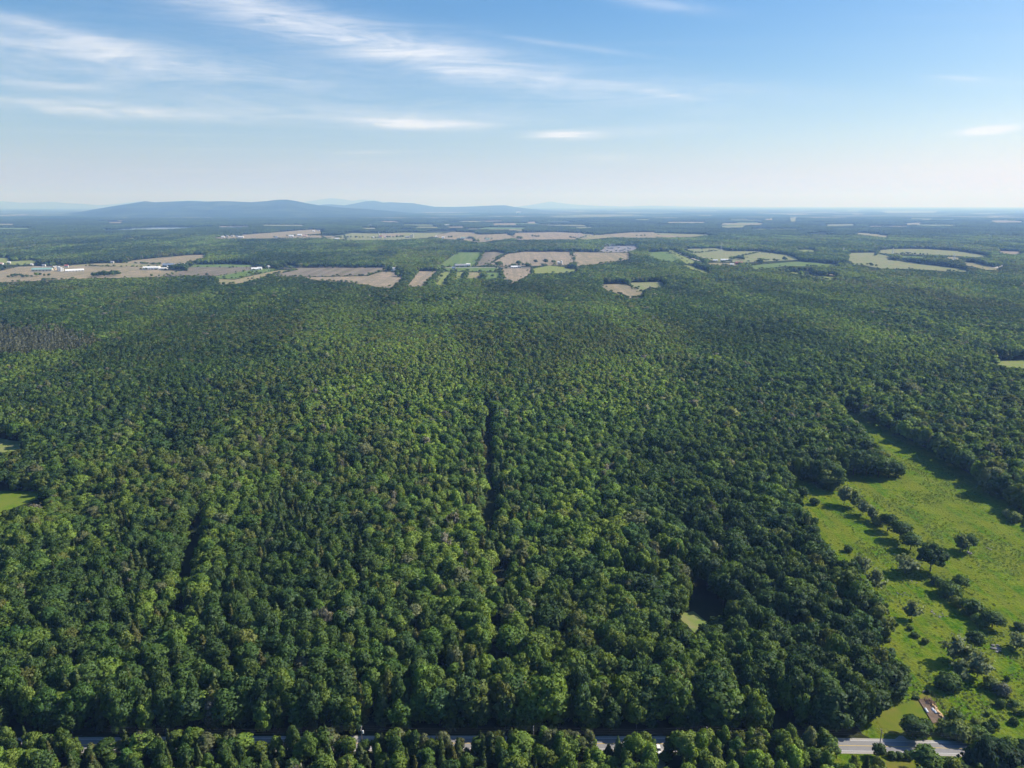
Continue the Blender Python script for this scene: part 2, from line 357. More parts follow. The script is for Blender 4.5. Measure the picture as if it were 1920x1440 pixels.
FIELDS = [  # material, outline, label
    (M_TAN, [(0, 508), (35, 500), (70, 499), (130, 498), (180, 500), (270, 500.5), (300, 506), (350, 508), (300, 519), (235, 521), (135, 523), (80, 526), (0, 530), (-120, 534), (-120, 515)], 0),
    (M_MIX, [(112, 498.6), (178, 494), (229, 493), (262, 494), (320, 496.5), (300, 500.3), (180, 499.8)], 1),
    (M_TAN, [(229, 493.4), (250, 488), (312, 482), (365, 477.5), (390, 478), (386, 484), (356, 490), (345, 494), (300, 496.6), (262, 494.3)], 1),
    (M_PLOW, [(352, 502.5), (478, 501.5), (476, 508), (420, 517), (360, 517), (302, 518.5), (350, 508)], 0),
    (M_GREEN, [(480, 504), (520, 503.5), (518, 508), (470, 516), (440, 523), (406, 522), (398, 518.5), (425, 515)], 1),
    (M_MIX, [(406, 523), (404, 534), (448, 532), (500, 517), (556, 506), (520, 507), (470, 517.5), (440, 524.5)], 0),
    (M_PLOW, [(522, 502), (733, 502), (716, 508), (690, 516.5), (640, 517), (560, 519), (505, 517), (558, 506)], 0),
    (M_TAN2, [(560, 520), (690, 517.5), (716, 509), (760, 511), (757, 520), (745, 530), (735, 540), (720, 540), (660, 530), (600, 526)], 0),
    (M_TAN2, [(785, 508.5), (826, 508.5), (808, 524), (795, 537), (760, 538)], 0),
    (M_YEL, [(829, 509.5), (850, 509.5), (838, 525), (840, 535), (814, 535), (818, 522)], 0),
    (M_YEL, [(853, 510), (873, 510), (870, 521), (850, 525)], 1),
    (M_MIX, [(876, 510.5), (905, 511), (903, 522), (873, 522)], 0),
    (M_GREEN, [(907, 511), (936, 511), (937, 522), (908, 523)], 1),
    (M_GREEN, [(830, 501), (934, 501), (934, 509), (829, 508.5)], 0),
    (M_GREEN, [(858, 473), (905, 473), (896, 489), (886, 500), (818, 500.5), (842, 484)], 0),
    (M_PLOW, [(906, 473), (935, 472), (950, 475), (930, 485), (915, 496), (888, 499.6), (897.5, 489)], 1),
    (M_TAN2, [(951, 476), (985, 472), (1070, 472), (1078, 490), (1060, 497), (925, 500), (916, 497), (935, 486)], 0),
    (M_TAN2, [(936, 503), (998, 503), (996, 513), (985, 520), (960, 531), (945, 524)], 0),
    (M_YEL, [(1000, 503), (1030, 498), (1055, 500.5), (1090, 508), (1050, 512), (998, 513)], 0),
    (M_TAN, [(1071.5, 472), (1125, 473.5), (1180, 474), (1186, 484), (1150, 492), (1110, 496), (1080, 499)], 0),
    (M_GREEN, [(1212, 473), (1250, 471.5), (1276, 485), (1255, 492), (1240, 488), (1215, 480)], 0),
    (M_YEL, [(1252, 469), (1264, 469), (1306, 492), (1288, 495), (1268, 483)], 0),
    (M_YEL, [(1270, 495.5), (1300, 499), (1336, 511), (1325, 513), (1290, 503)], 1),
    (M_PALE, [(1278, 467), (1345, 465), (1370, 471), (1420, 471), (1480, 478), (1500, 487), (1400, 492), (1345, 491), (1312, 482)], 0),
    (M_GREEN, [(1395, 500), (1430, 495.5), (1500, 490), (1590, 498), (1560, 500), (1470, 499), (1420, 505)], 0),
    (M_YEL, [(1447, 505), (1460, 505), (1520, 515), (1567, 521), (1567, 526), (1530, 521)], 0),
    (M_PALE, [(1643, 469.7), (1675, 466.7), (1738, 466.7), (1797, 470.7), (1847, 478.6), (1865, 482.6), (1837, 482.6), (1762, 478), (1700, 476.5), (1677, 477), (1641, 473)], 0),
    (M_PALE, [(1587, 474), (1639, 473.6), (1667, 480.6), (1673, 487.5), (1718, 493.5), (1758, 498.4), (1797, 503.4), (1827, 510.3), (1768, 508.3), (1708, 504.4), (1651, 503.4), (1619, 497.4), (1599, 496.4), (1587, 489.5)], 0),
    (M_MIX, [(1762, 482.6), (1788, 481.6), (1807, 485.5), (1788, 488.5)], 1), (M_GREEN, [(1690, 480), (1740, 481.5), (1735, 484), (1680, 482.5)], 1),
    (M_PALE, [(604, 443.4), (645, 440.6), (650, 449), (612, 449)], 1), (M_MIX, [(1086, 438), (1122, 440.4), (1150, 445), (1104, 449), (1088, 449)], 1), (M_PALE, [(1230, 437), (1290, 438.6), (1334, 440.4), (1330, 442), (1240, 441)], 1),
    (M_MIX, [(1385, 481), (1420, 474), (1478, 479), (1496, 486), (1440, 489)], 1), (M_GREEN, [(1285, 469.5), (1330, 467.5), (1342, 471), (1300, 475)], 1),
    (M_MIX, [(1800, 491), (1830, 493), (1870, 503), (1895, 507), (1850, 506), (1815, 499)], 0),
    (M_TAN2, [(1868, 470), (1918, 472), (1915, 478), (1873, 475)], 1),
    (M_TAN, [(1121, 533), (1170, 532), (1190, 541), (1208, 550), (1208, 559), (1175, 560), (1160, 552), (1140, 545)], 0),
    (M_PALE, [(1173, 530), (1240, 528.5), (1250, 538), (1212, 541), (1202, 549), (1190, 540)], 1),
    (M_TAN, [(440, 441), (500, 437), (560, 432), (590, 430), (612, 433), (600, 438), (570, 440), (620, 442.5), (642, 446), (520, 447), (450, 447.5), (400, 448), (400, 446)], 0),
    (M_PALE, [(640, 441), (660, 437), (700, 438), (760, 436), (800, 437), (832, 436), (802, 446), (740, 450), (650, 450)], 0),
    (M_TAN2, [(715, 438), (762, 438), (742, 444), (716, 443.5)], 1),
    (M_TAN, [(803, 443), (850, 434.5), (890, 436), (900, 440), (955, 438), (965, 446), (900, 455), (880, 452), (860, 450), (830, 448)], 0),
    (M_TAN2, [(958, 437), (1040, 435), (1090, 437), (1100, 443), (1080, 449), (1030, 449), (968, 450)], 0),
    (M_TAN, [(1103, 442), (1180, 436), (1230, 435), (1234, 440), (1330, 441), (1290, 445), (1200, 446), (1150, 445)], 0),
    (M_YEL, [(-20, 484), (18, 483), (22, 490), (70, 487), (76, 491), (40, 497), (20, 496), (-20, 497)], 0),
    (M_GREEN, [(356, 496.6), (430, 495.2), (478, 497), (478, 500.4), (358, 500.6)], 1), (M_GREEN, [(523, 498), (555, 497), (556, 500.4), (522, 500.4)], 1), (M_MIX, [(1310, 494), (1345, 492.5), (1395, 494), (1380, 498), (1330, 497)], 1),
    (M_CLEAR, [(-160, 921), (0, 920), (94, 921), (64, 938), (32, 950), (0, 968), (-60, 980), (-160, 990)], 0),
    (M_YEL, [(-90, 824), (0, 822), (26, 827), (52, 826), (46, 842), (0, 850), (-90, 850)], 0),
    (M_YEL, [(1838, 677), (1930, 675), (2010, 676), (2010, 692), (1925, 691), (1880, 688)], 0),
    (M_YEL, [(1266, 1152), (1300, 1146), (1328, 1168), (1304, 1188)], 0),
    (M_TAN, [(20, 403.2), (50, 401.2), (54, 403), (24, 405)], 1), (M_TAN, [(200, 417), (232, 416), (228, 418.5), (200, 419)], 1),
    (M_TAN, [(205, 405), (240, 404.6), (236, 407), (206, 407)], 1), (M_YEL, [(225, 447), (272, 444.5), (274, 446), (230, 448.5)], 1),
    (M_TAN, [(833, 425), (872, 424.5), (874, 427), (840, 427.5)], 1), (M_TAN, [(988, 416), (1006, 415), (1004, 419), (986, 419)], 1),
    (M_PALE, [(1075, 425.5), (1115, 425.5), (1112, 428), (1080, 428)], 1), (M_PALE, [(1348, 424), (1400, 423), (1398, 427), (1352, 427)], 1),
    (M_MIX, [(1600, 436), (1635, 438), (1668, 443), (1664, 446), (1632, 442), (1604, 439)], 1), (M_MIX, [(1695, 419), (1730, 417), (1728, 421), (1700, 422)], 1),
    (M_TAN, [(1850, 414), (1880, 413), (1920, 415), (1920, 417), (1870, 418)], 1), (M_PALE, [(1545, 421), (1600, 420), (1608, 423), (1550, 425)], 1),
    (M_PALE, [(1478, 410), (1495, 408), (1496, 415), (1480, 417)], 1), (M_YEL, [(1490, 468), (1520, 468), (1540, 472), (1500, 472)], 1),
    (M_TAN, [(1430, 411), (1452, 410), (1450, 413), (1434, 413)], 1), (M_PALE, [(1648, 395.5), (1760, 395.5), (1755, 400), (1665, 401)], 1),
    (M_TAN, [(1600, 401), (1622, 401), (1620, 403.4), (1600, 403.4)], 1), (M_TAN, [(405, 424.5), (470, 424), (470, 425.5), (410, 426)], 1),
    (M_MIX, [(1310, 404.4), (1336, 404), (1336, 406), (1312, 406.5)], 1), (M_TAN, [(905, 414), (945, 413.5), (944, 415.3), (908, 416)], 1),
    (M_TAN, [(920, 419), (975, 418), (972, 422), (925, 423)], 1),
    (M_TAN2, [(1495, 504), (1522, 504), (1522, 507), (1500, 506.5)], 1), (M_TAN2, [(1540, 511), (1576, 515), (1576, 518), (1550, 515)], 1), (M_TAN2, [(1620, 504), (1648, 504.4), (1645, 507.5), (1624, 507)], 1),
]
FR = random.Random(12)
for _ in range(60):
    fy_ = 393.5 + 38 * FR.random() ** 1.2; fx_ = FR.uniform(-40, 1960); fw = FR.uniform(8, 34) * (fy_ - 380) / 40 + 6; fh = FR.uniform(.25, 1.0) * (fy_ - 383) / 22 + .25; sk = FR.uniform(-10, 10)
    if 110 < fx_ < 1020 and fy_ < 409 or 100 < fx_ < 520 and 413 < fy_ < 441: continue
    FIELDS.append((FR.choice([M_TAN, M_PALE, M_MIX, M_YEL, M_PALE, M_GREEN]), [(fx_ - fw + sk, fy_ - fh), (fx_ + fw + sk, fy_ - fh * .8), (fx_ + fw - sk, fy_ + fh), (fx_ - fw - sk, fy_ + fh * .7)], 1))
POLYS = []                                       # outlines that keep trees out, also those whose tops would hide them
for k, (m, pts, lvl) in enumerate(FIELDS):
    P = [gp(*p) for p in pts]
    d = max(0.05, P[0][1] * 2.2e-5)
    sheet('field', P, m, d + .03 * d * (k % 3), kind='structure')
    POLYS.append(P)

# ---- meadow in front on the right, with the lawn by the road
MEADOW_PX = [(1562, 764), (1603, 771), (1664, 812), (1723, 842), (1753, 862), (1792, 884), (1837, 914), (1875, 940), (1909, 962), (1990, 1010), (2120, 1090), (2350, 1240), (2350, 1388),
             (1920, 1392), (1800, 1388), (1720, 1384), (1690, 1380), (1650, 1362), (1632, 1338), (1655, 1322), (1690, 1318), (1700, 1306), (1716, 1296), (1700, 1262), (1668, 1216), (1655, 1160), (1646, 1110),
             (1600, 1062), (1555, 1040), (1530, 1012), (1526, 975), (1500, 935), (1475, 906), (1474, 895), (1510, 902), (1560, 925), (1587, 889), (1640, 892), (1681, 893), (1690, 878), (1659, 850), (1625, 812), (1595, 785)]
MEADOW = [gp(*p) for p in MEADOW_PX]
M_MEADOW = ground_mat('meadow grass', [(.042, .112, .008), (.108, .180, .012), (.150, .192, .020)], (2.6, 13), bump=.8, bscale=1.5, bands=(-32, 8, (.142, .160, .022), .65))
def grown(P, d):
    n = len(P); out = []
    area = sum(P[i][0] * P[(i + 1) % n][1] - P[(i + 1) % n][0] * P[i][1] for i in range(n)); s = 1 if area > 0 else -1
    for i in range(n):
        a, b_, c = (np.array(P[(i + k) % n]) for k in (-1, 0, 1)); t = (c - a) / max(1e-6, np.linalg.norm(c - a)); out.append(tuple(b_ + s * d * np.array([t[1], -t[0]])))
    return out
sheet('meadow', MEADOW, M_MEADOW, .05, kind='structure')
sheet('meadow', grown([(x * .925, y * .925) if y > 235 else (x, y) for x, y in MEADOW], 9), M_MEADOW, .02, kind='structure')
sheet('meadow', grown(MEADOW, 7), M_MEADOW, .035, kind='structure')
M_LAWN = ground_mat('mown lawn', [(.105, .155, .018), (.13, .165, .02), (.17, .165, .035)], (5, 12))
LAWN = [gp(*p) for p in [(1640, 1340), (1690, 1322), (1712, 1312), (1730, 1300), (1748, 1300), (1752, 1316), (1775, 1348), (1785, 1365), (1770, 1382), (1720, 1384), (1690, 1381), (1652, 1363)]]
sheet('lawn', LAWN, M_LAWN, .085, kind='structure')
LAWN2 = [gp(*p) for p in [(1662, 1424), (1708, 1423), (1720, 1445), (1722, 1470), (1650, 1470)]]
sheet('lawn', LAWN2, M_LAWN, .05, kind='structure')
VERGE = [gp(*p) for p in [(1540, 1413), (1700, 1413), (1850, 1420), (1900, 1424), (1920, 1470), (1540, 1470)]]
sheet('grass_verge', VERGE, M_MEADOW, .03, kind='structure')
POLYS += [MEADOW, LAWN2, [gp(*p) for p in [(1560, 1386), (1820, 1392), (1815, 1424), (1560, 1416)]]]

# ---- the road
M_ASPH = plain('worn asphalt', (.24, .235, .235), .9, .12, .8)
M_GRAV = plain('gravel', (.36, .34, .31), .95, .25, 2.0)
M_YLINE = plain('yellow road paint', (.62, .44, .12), .8, .25, 1.2)
M_WLINE = plain('white road paint', (.72, .72, .70), .8, .25, 1.2)
ROAD_PX = [(-700, 1399), (-300, 1399), (0, 1398), (140, 1397), (300, 1396), (480, 1395), (700, 1394), (900, 1394), (1150, 1395), (1400, 1396), (1640, 1399), (1800, 1404), (1920, 1409), (2200, 1425), (2500, 1445)]
RC = np.array([gp(*p) for p in ROAD_PX])
tt = np.linspace(0, 1, 90)
cum = np.concatenate([[0], np.cumsum(np.hypot(*np.diff(RC, axis=0).T))]); cum /= cum[-1]
RX, RY = np.interp(tt, cum, RC[:, 0]), np.interp(tt, cum, RC[:, 1])
for _ in range(4):
    RY[1:-1] = (RY[:-2] + 2 * RY[1:-1] + RY[2:]) / 4; RX[1:-1] = (RX[:-2] + 2 * RX[1:-1] + RX[2:]) / 4
tx, ty = np.gradient(RX), np.gradient(RY); ln = np.hypot(tx, ty); nx_, ny_ = -ty / ln, tx / ln
def ribbon(name, o0, o1, z, mat, parent=None, **props):
    V = []; Fq = []
    for i in range(len(RX)):
        V += [(RX[i] + nx_[i] * o0, RY[i] + ny_[i] * o0, z), (RX[i] + nx_[i] * o1, RY[i] + ny_[i] * o1, z)]
    for i in range(len(RX) - 1): Fq.append((2 * i, 2 * i + 2, 2 * i + 3, 2 * i + 1))
    return link(name, mesh_from(name, V, Fq, [mat]), parent, **props)
road = ribbon('road', -2.75, 2.75, .12, M_ASPH, kind='structure')
ribbon('gravel_shoulder', -3.7, -2.7, .105, M_GRAV, road); ribbon('gravel_shoulder', 2.7, 3.6, .105, M_GRAV, road)
ribbon('centre_line', -.11, .11, .14, M_YLINE, road); ribbon('edge_line', 2.38, 2.54, .14, M_WLINE, road); ribbon('edge_line', -2.54, -2.38, .14, M_WLINE, road)
DRIVE = [gp(*p) for p in [(1668, 1391.5), (1712, 1392), (1700, 1386), (1693, 1380), (1686, 1380), (1678, 1386)]]
sheet('driveway', DRIVE, M_GRAV, .115, kind='structure')
DRIVE2 = [gp(*p) for p in [(1223, 1408), (1248, 1408), (1246, 1475), (1219, 1475)]]
sheet('driveway', DRIVE2, M_GRAV, .06, kind='structure')

# ---- country roads of the plain
M_PALER = plain('pale gravel road', (.42, .40, .37), .95, .1, .05)
def road_line(pts, w, z):
    P = np.array([gp(*p) for p in pts]); n = len(P); t = np.gradient(P, axis=0); t /= np.linalg.norm(t, axis=1)[:, None]; nn = np.stack([-t[:, 1], t[:, 0]], 1)
    V = []; Fq = []
    for i in range(n): V += [(*(P[i] - nn[i] * w / 2), z), (*(P[i] + nn[i] * w / 2), z)]
    for i in range(n - 1): Fq.append((2 * i, 2 * i + 2, 2 * i + 3, 2 * i + 1))
    link('country_road', mesh_from('country_road', V, Fq, [M_PALER]), kind='structure'); return P
ROADS = [road_line([(-60, 507), (0, 504), (60, 499), (110, 501.2)], 7, .2), road_line([(345, 501.6), (420, 501), (520, 500.8), (640, 501), (780, 501.4), (940, 501.6), (1010, 501.5)], 9, .2),
         road_line([(1270, 473), (1290, 482), (1308, 488), (1320, 493)], 8, .2), road_line([(934, 503), (940, 512), (946, 524)], 4, .2),
         road_line([(1865, 503), (1885, 497), (1905, 494)], 12, .25), road_line([(390, 447.4), (450, 447), (520, 446.6), (570, 445)], 9, .3)]
# ---- lake
m, nt_, out = nmat('lake water'); bs = N(nt_, 'ShaderNodeBsdfPrincipled'); bs.inputs['Base Color'].default_value = (.05, .09, .14, 1); bs.inputs['Roughness'].default_value = .12
L(nt_, bs.outputs[0], out.inputs[0]); M_WATER = m
LAKES = [[gp(*p) for p in [(168, 431), (215, 430), (250, 427), (300, 425), (370, 425.4), (352, 428.6), (290, 430.4), (210, 432)]], [gp(*p) for p in [(404, 427), (430, 425), (470, 424.4), (440, 427.4)]]]
for P in LAKES: sheet('lake', P, M_WATER, .3, kind='structure'); POLYS.append(P)

SUB = [gp(*p) for p in [(1122, 472.6), (1132, 463), (1170, 461), (1198, 461.6), (1196, 466), (1176, 473)]]
POLYS.append(SUB)
# ------------------------------------------------------------------ foliage meshes
def unit(v): return v / np.maximum(np.linalg.norm(v, axis=-1, keepdims=True), 1e-9)
def fibo(n, r, zmin=-1.0):
    i = np.arange(n) + .5
    z = 1 - (1 - zmin) * i / n
    t = i * 2.399963 + r.uniform(0, 6.28)
    s = np.sqrt(np.maximum(0, 1 - z * z))
    return np.stack([s * np.cos(t), s * np.sin(t), z], 1)
def make_cards(P, D, size, r, jit=.55, stretch=1.0, up=0.0):
    """leaf sprays: an uneven quad at each point P, facing about D"""
    n = len(P)
    d = unit(D + r.normal(0, jit, (n, 3)))
    a = unit(np.cross(d, unit(r.normal(0, 1, (n, 3)) + np.array([0, 0, up])))); b = np.cross(d, a)
    s = size * r.uniform(.65, 1.35, (n, 1))
    q = []
    for k, (ca, cb) in enumerate(((-1, -1), (1, -1), (1, 1), (-1, 1))):
        q.append(P + a * s * ca * .5 * r.uniform(.55, 1.25, (n, 1)) + b * s * cb * .5 * stretch * r.uniform(.55, 1.25, (n, 1)) + d * s * r.uniform(-.18, .18, (n, 1)))
    V = np.stack(q, 1).reshape(-1, 3)
    return V, np.arange(4 * n).reshape(n, 4)
def ico(sub):
    import bmesh
    bm = bmesh.new(); bmesh.ops.create_icosphere(bm, subdivisions=sub, radius=1)
    V = np.array([v.co[:] for v in bm.verts]); Fc = np.array([[v.index for v in f.verts] for f in bm.faces]); bm.free(); return V, Fc
ICO1, ICO2 = ico(1), ico(2)

class Fol:
    """collects leaf faces with a shading normal per vertex and a colour variation per leaf"""
    def __init__(s): s.V = []; s.N = []; s.F = []; s.var = []; s.n = 0
    def add(s, V, Fc, Nn, var):
        s.V.append(V); s.N.append(Nn); s.F += [tuple(int(i) + s.n for i in f) for f in Fc]; s.var.append(var); s.n += len(V)
    def data(s): return np.concatenate(s.V), s.F, np.concatenate(s.N), np.concatenate(s.var)
def fol_mesh(name, fol, trunk=None, bark=None):
    V, Fc, Nn, var = fol.data()
    nf = len(Fc); mi = [0] * nf
    if trunk is not None:
        o = len(V); TV = np.array(trunk.V); V = np.concatenate([V, TV]); Fc = Fc + [tuple(i + o for i in f) for f in trunk.F]
        mi += [1] * len(trunk.F); Nn = np.concatenate([Nn, unit(TV * np.array([1, 1, 0]) + 1e-4)]); var = np.concatenate([var, np.full(len(TV), .5)])
    me = mesh_from(name, V, Fc, [M_LEAF] + ([bark] if trunk is not None else []), mi, True)
    at = me.attributes.new('var', 'FLOAT', 'POINT'); at.data.foreach_set('value', var.astype(np.float32))
    me.normals_split_custom_set_from_vertices(Nn.astype(np.float32).tolist())
    return me
def broad_crown(seed, Rr, z0, z1, nl, nc, csize, lump=(.30, .46), egg=0.0, core=True, zmin=-.75, ragged=.10, up=.22):
    r = np.random.default_rng(seed); f = Fol()
    c = np.array([0, 0, (z0 + z1) / 2]); hz = (z1 - z0) / 2
    d = fibo(nl, r, zmin); d = unit(d + r.normal(0, .16, d.shape))
    wid = 1 - egg * d[:, 2:3]
    env = np.concatenate([wid, wid, np.ones_like(wid)], 1)
    lr = Rr * r.uniform(lump[0], lump[1], nl)
    ext = r.uniform(.70, 1.20, (nl, 1))
    C = c + d * env * (np.array([Rr, Rr, hz]) - lr[:, None] * .8) * ext
    per = np.maximum(4, (nc * lr ** 2 / np.sum(lr ** 2)).astype(int))
    for i in range(nl):
        q = unit(r.normal(0, 1, (int(per[i] * 1.7), 3))); q = q[(q @ d[i]) > -.25][:per[i]]
        P = C[i] + q * lr[i] * (1 + r.normal(0, ragged, (len(q), 1))) * np.array([1, 1, .85])
        cv, cf = make_cards(P, q, csize, r)
        lv = r.uniform(.25, .75)
        var = np.repeat(np.clip(lv + r.normal(0, .2, len(q)), 0, 1), 4)
        nn = unit(np.repeat(q, 4, 0) * .75 + d[i] * .30 + np.array([0, 0, up]) + r.normal(0, .32, (len(q) * 4, 3)))
        f.add(cv, cf, nn, var)
    if core:
        V, Fc = ICO1
        V = V * (1 + r.normal(0, .08, (len(V), 1)))
        CV = c + V * np.array([Rr * .66, Rr * .66, hz * .74]); f.add(CV, Fc, unit(V), np.full(len(V), .3))
    return f
def cone_crown(seed, Rr, z0, z1, nc, csize):
    r = np.random.default_rng(seed); f = Fol()
    t = 1 - np.sqrt(r.uniform(0, 1, nc)) ; t = np.clip(t * 1.02, 0, .99)
    tier = 1 + .22 * np.sin(t * 60 + r.uniform(0, 6))
    th = r.uniform(0, 6.283, nc); lob = 1 + .18 * np.sin(th * 3 + t * 9 + seed)
    rad = Rr * (1 - t) ** .8 * tier * lob * r.uniform(.72, 1.08, nc)
    P = np.stack([rad * np.cos(th), rad * np.sin(th), z0 + (z1 - z0) * t], 1)
    D = np.stack([np.cos(th), np.sin(th), np.full(nc, .55)], 1)
    cv, cf = make_cards(P, unit(D), csize, r, .45, 1.15, .6)
    f.add(cv, cf, unit(np.repeat(unit(D), 4, 0) + r.normal(0, .3, (nc * 4, 3))), np.repeat(np.clip(r.normal(.5, .22, nc), 0, 1), 4))
    V, Fc = ICO1
    zz = (V[:, 2] + 1) / 2
    CV = np.stack([V[:, 0] * Rr * .62 * (1.05 - zz), V[:, 1] * Rr * .62 * (1.05 - zz), z0 + (z1 - z0) * zz * .9], 1)
    f.add(CV, Fc, unit(V), np.full(len(V), .3))
    return f
def feather_crown(seed, Rr, z0, z1, nc, csize):
    """loose many-stemmed willow: upright sprays fanning out from the base, thin enough to see through"""
    r = np.random.default_rng(seed); f = Fol()
    ns = 26
    th = r.uniform(0, 6.283, ns); ld = r.uniform(.1, .95, ns)
    per = nc // ns
    for i in range(ns):
        s = r.uniform(.22, 1, per) ** .7
        top = (z1 - z0) * (1 - .35 * ld[i] ** 2) * r.uniform(.85, 1.1)
        P = np.stack([np.cos(th[i]) * Rr * ld[i] * s ** 1.3, np.sin(th[i]) * Rr * ld[i] * s ** 1.3, z0 + top * s], 1) + r.normal(0, Rr * .09, (per, 3))
        D = unit(np.array([np.cos(th[i]), np.sin(th[i]), .5]) + r.normal(0, .5, (per, 3)))
        cv, cf = make_cards(P, D, csize, r, .7, 1.9, 2.5)
        f.add(cv, cf, unit(np.repeat(D, 4, 0) + np.array([0, 0, .6]) + r.normal(0, .25, (per * 4, 3))), np.repeat(np.clip(r.normal(.5, .22, per), 0, 1), 4))
    return f
def trunk_mb(seed, h, r0, limbs=4, spread=2.0, n=6, top=.7):
    r = random.Random(seed); b = MB()
    p = Vector((0, 0, -.3)); pts = [p]
    for k in range(1, 4):
        pts.append(Vector((r.uniform(-.12, .12) * k, r.uniform(-.12, .12) * k, h * top * k / 3)))
    for k in range(3): b.tube(pts[k], pts[k + 1], r0 * (1 - .28 * k), r0 * (1 - .28 * (k + 1)), n)
    for k in range(limbs):
        t = 2 * math.pi * (k + r.random() * .6) / limbs; z = h * r.uniform(.3, .5)
        b.tube((0, 0, z), (math.cos(t) * spread, math.sin(t) * spread, z + h * r.uniform(.14, .26)), r0 * .42, r0 * .12, 4)
    return b

SRC = bpy.data.collections.new('forest_sources')        # never linked to the scene: only meshes for the forest to draw from
SRC_N = 0
def source(me):
    global SRC_N
    o = bpy.data.objects.new('source_%02d' % SRC_N, me); SRC.objects.link(o); SRC_N += 1
    return SRC_N - 1
KIT = {}
def kit(kind, crown, trunk, bark, R0, H0, joined=True):
    """a tree model: meshes for single trees (crown, trunk) and, joined, for the forest"""
    cm = fol_mesh(kind + '_crown', crown); tm = trunk.mesh(kind + '_trunk', bark, True)
    si = source(fol_mesh(kind + '_tree', crown, trunk, bark)) if joined else None
    KIT.setdefault(kind, []).append(dict(crown=cm, trunk=tm, src=si, R=R0, H=H0))
for k in range(5):
    kit('round', broad_crown(10 + k, 4.2, 3.2 + .4 * (k % 3), 14, 20 + 3 * k, 1500, .62, egg=.10 * (k % 3)), trunk_mb(k, 14, .26, 4, 2.2), M_BARK, 4.2, 14)
for k in range(4):
    kit('edge', broad_crown(15 + k, 4.0, -.3, 12.5, 30, 1900, .62, (.26, .40), zmin=-.85), trunk_mb(k, 12, .22, 4, 2.2), M_BARK, 4.0, 12.5)
for k in range(3):
    kit('tall', broad_crown(30 + k, 3.0, 3.0, 16, 22, 1250, .58, (.34, .5), egg=.18), trunk_mb(20 + k, 16, .22, 4, 1.6), M_BARKG, 3.0, 16)
for k in range(4):
    kit('big', broad_crown(50 + k, 6.6, 4.2, 17, 44 + 4 * k, 3200, .72, (.20, .33), egg=.08), trunk_mb(40 + k, 17, .4, 5, 3.6), M_BARK, 6.6, 17)
for k in range(3):
    kit('cone', cone_crown(70 + k, 2.0 + .25 * k, 1.2, 14, 620, .62), trunk_mb(60 + k, 14, .18, 0, 1, 5, .9), M_BARK, 2.1, 14)
for k in range(2):
    kit('feather', feather_crown(80 + k, 3.4, .4, 7.5, 900, .42), trunk_mb(80 + k, 6, .12, 6, 2.2), M_BARKG, 3.4, 7.5)
for k in range(4):
    kit('shrub', broad_crown(90 + k, 3.0, -.6, 4.4, 16, 850, .5, (.34, .5), zmin=-.35), trunk_mb(90 + k, 4, .12, 5, 1.5), M_BARK, 3.0, 4.4)
for k in range(2):
    kit('spruce', cone_crown(76 + k, 5.2, .8, 17, 2600, .75), trunk_mb(66 + k, 17, .3, 0, 1, 5, .9), M_BARK, 5.2, 17)
MID = dict(round=[], tall=[], cone=[]); FAR = dict(round=[], cone=[]); PATCH = []
for k in range(4):
    MID['round'].append((source(fol_mesh('mid_round', broad_crown(110 + k, 4.2, 3.2, 14, 16, 400, 1.1, egg=.1 * (k % 2), up=.5, ragged=.16))), 4.2, 14))
for k in range(2):
    MID['tall'].append((source(fol_mesh('mid_tall', broad_crown(120 + k, 3.0, 3.0, 16, 12, 260, 1.1, (.36, .52), egg=.18, up=.45, ragged=.16))), 3.0, 16))
    MID['cone'].append((source(fol_mesh('mid_cone', cone_crown(130 + k, 2.1, 1.2, 14, 150, 1.15))), 2.1, 14))
for k in range(3):
    FAR['round'].append((source(fol_mesh('far_round', broad_crown(140 + k, 5.0, 2.0, 14, 8, 100, 2.2, (.4, .55), up=.65, ragged=.18))), 5.0, 14))
FAR['cone'].append((source(fol_mesh('far_cone', cone_crown(150, 2.6, 1.0, 14, 50, 2.0))), 2.6, 14))
for k in range(3):                                       # a stand of crowns for woods kilometres away
    r = np.random.default_rng(160 + k); f = Fol(); nn = 30
    for i in range(nn):
        g = 42.0; cx = (i % 6 + .5 + r.uniform(-.4, .4)) * g / 6 - g / 2; cyy = (i // 6 + .5 + r.uniform(-.4, .4)) * g / 5 - g / 2
        rr_ = r.uniform(3.6, 6.2); hh = r.uniform(10.5, 16.5)
        V, Fc = ICO1; V2 = V * (1 + r.normal(0, .16, (len(V), 1)))
        f.add(np.array([cx, cyy, hh - rr_ * 1.05]) + V2 * np.array([rr_, rr_, rr_ * 1.05]), Fc, unit(V + r.normal(0, .2, V.shape)), np.full(len(V), r.uniform(.2, .8)))
        cv, cf = make_cards(np.array([cx, cyy, hh - rr_ * 1.6]) + unit(V) * np.array([rr_, rr_, rr_ * 1.5]) * .95, unit(V), 3.4, r)
        f.add(cv, cf, unit(np.repeat(V, 4, 0) + r.normal(0, .3, (len(V) * 4, 3))), np.repeat(r.uniform(.2, .8, len(V)), 4))
    PATCH.append(source(fol_mesh('stand', f)))

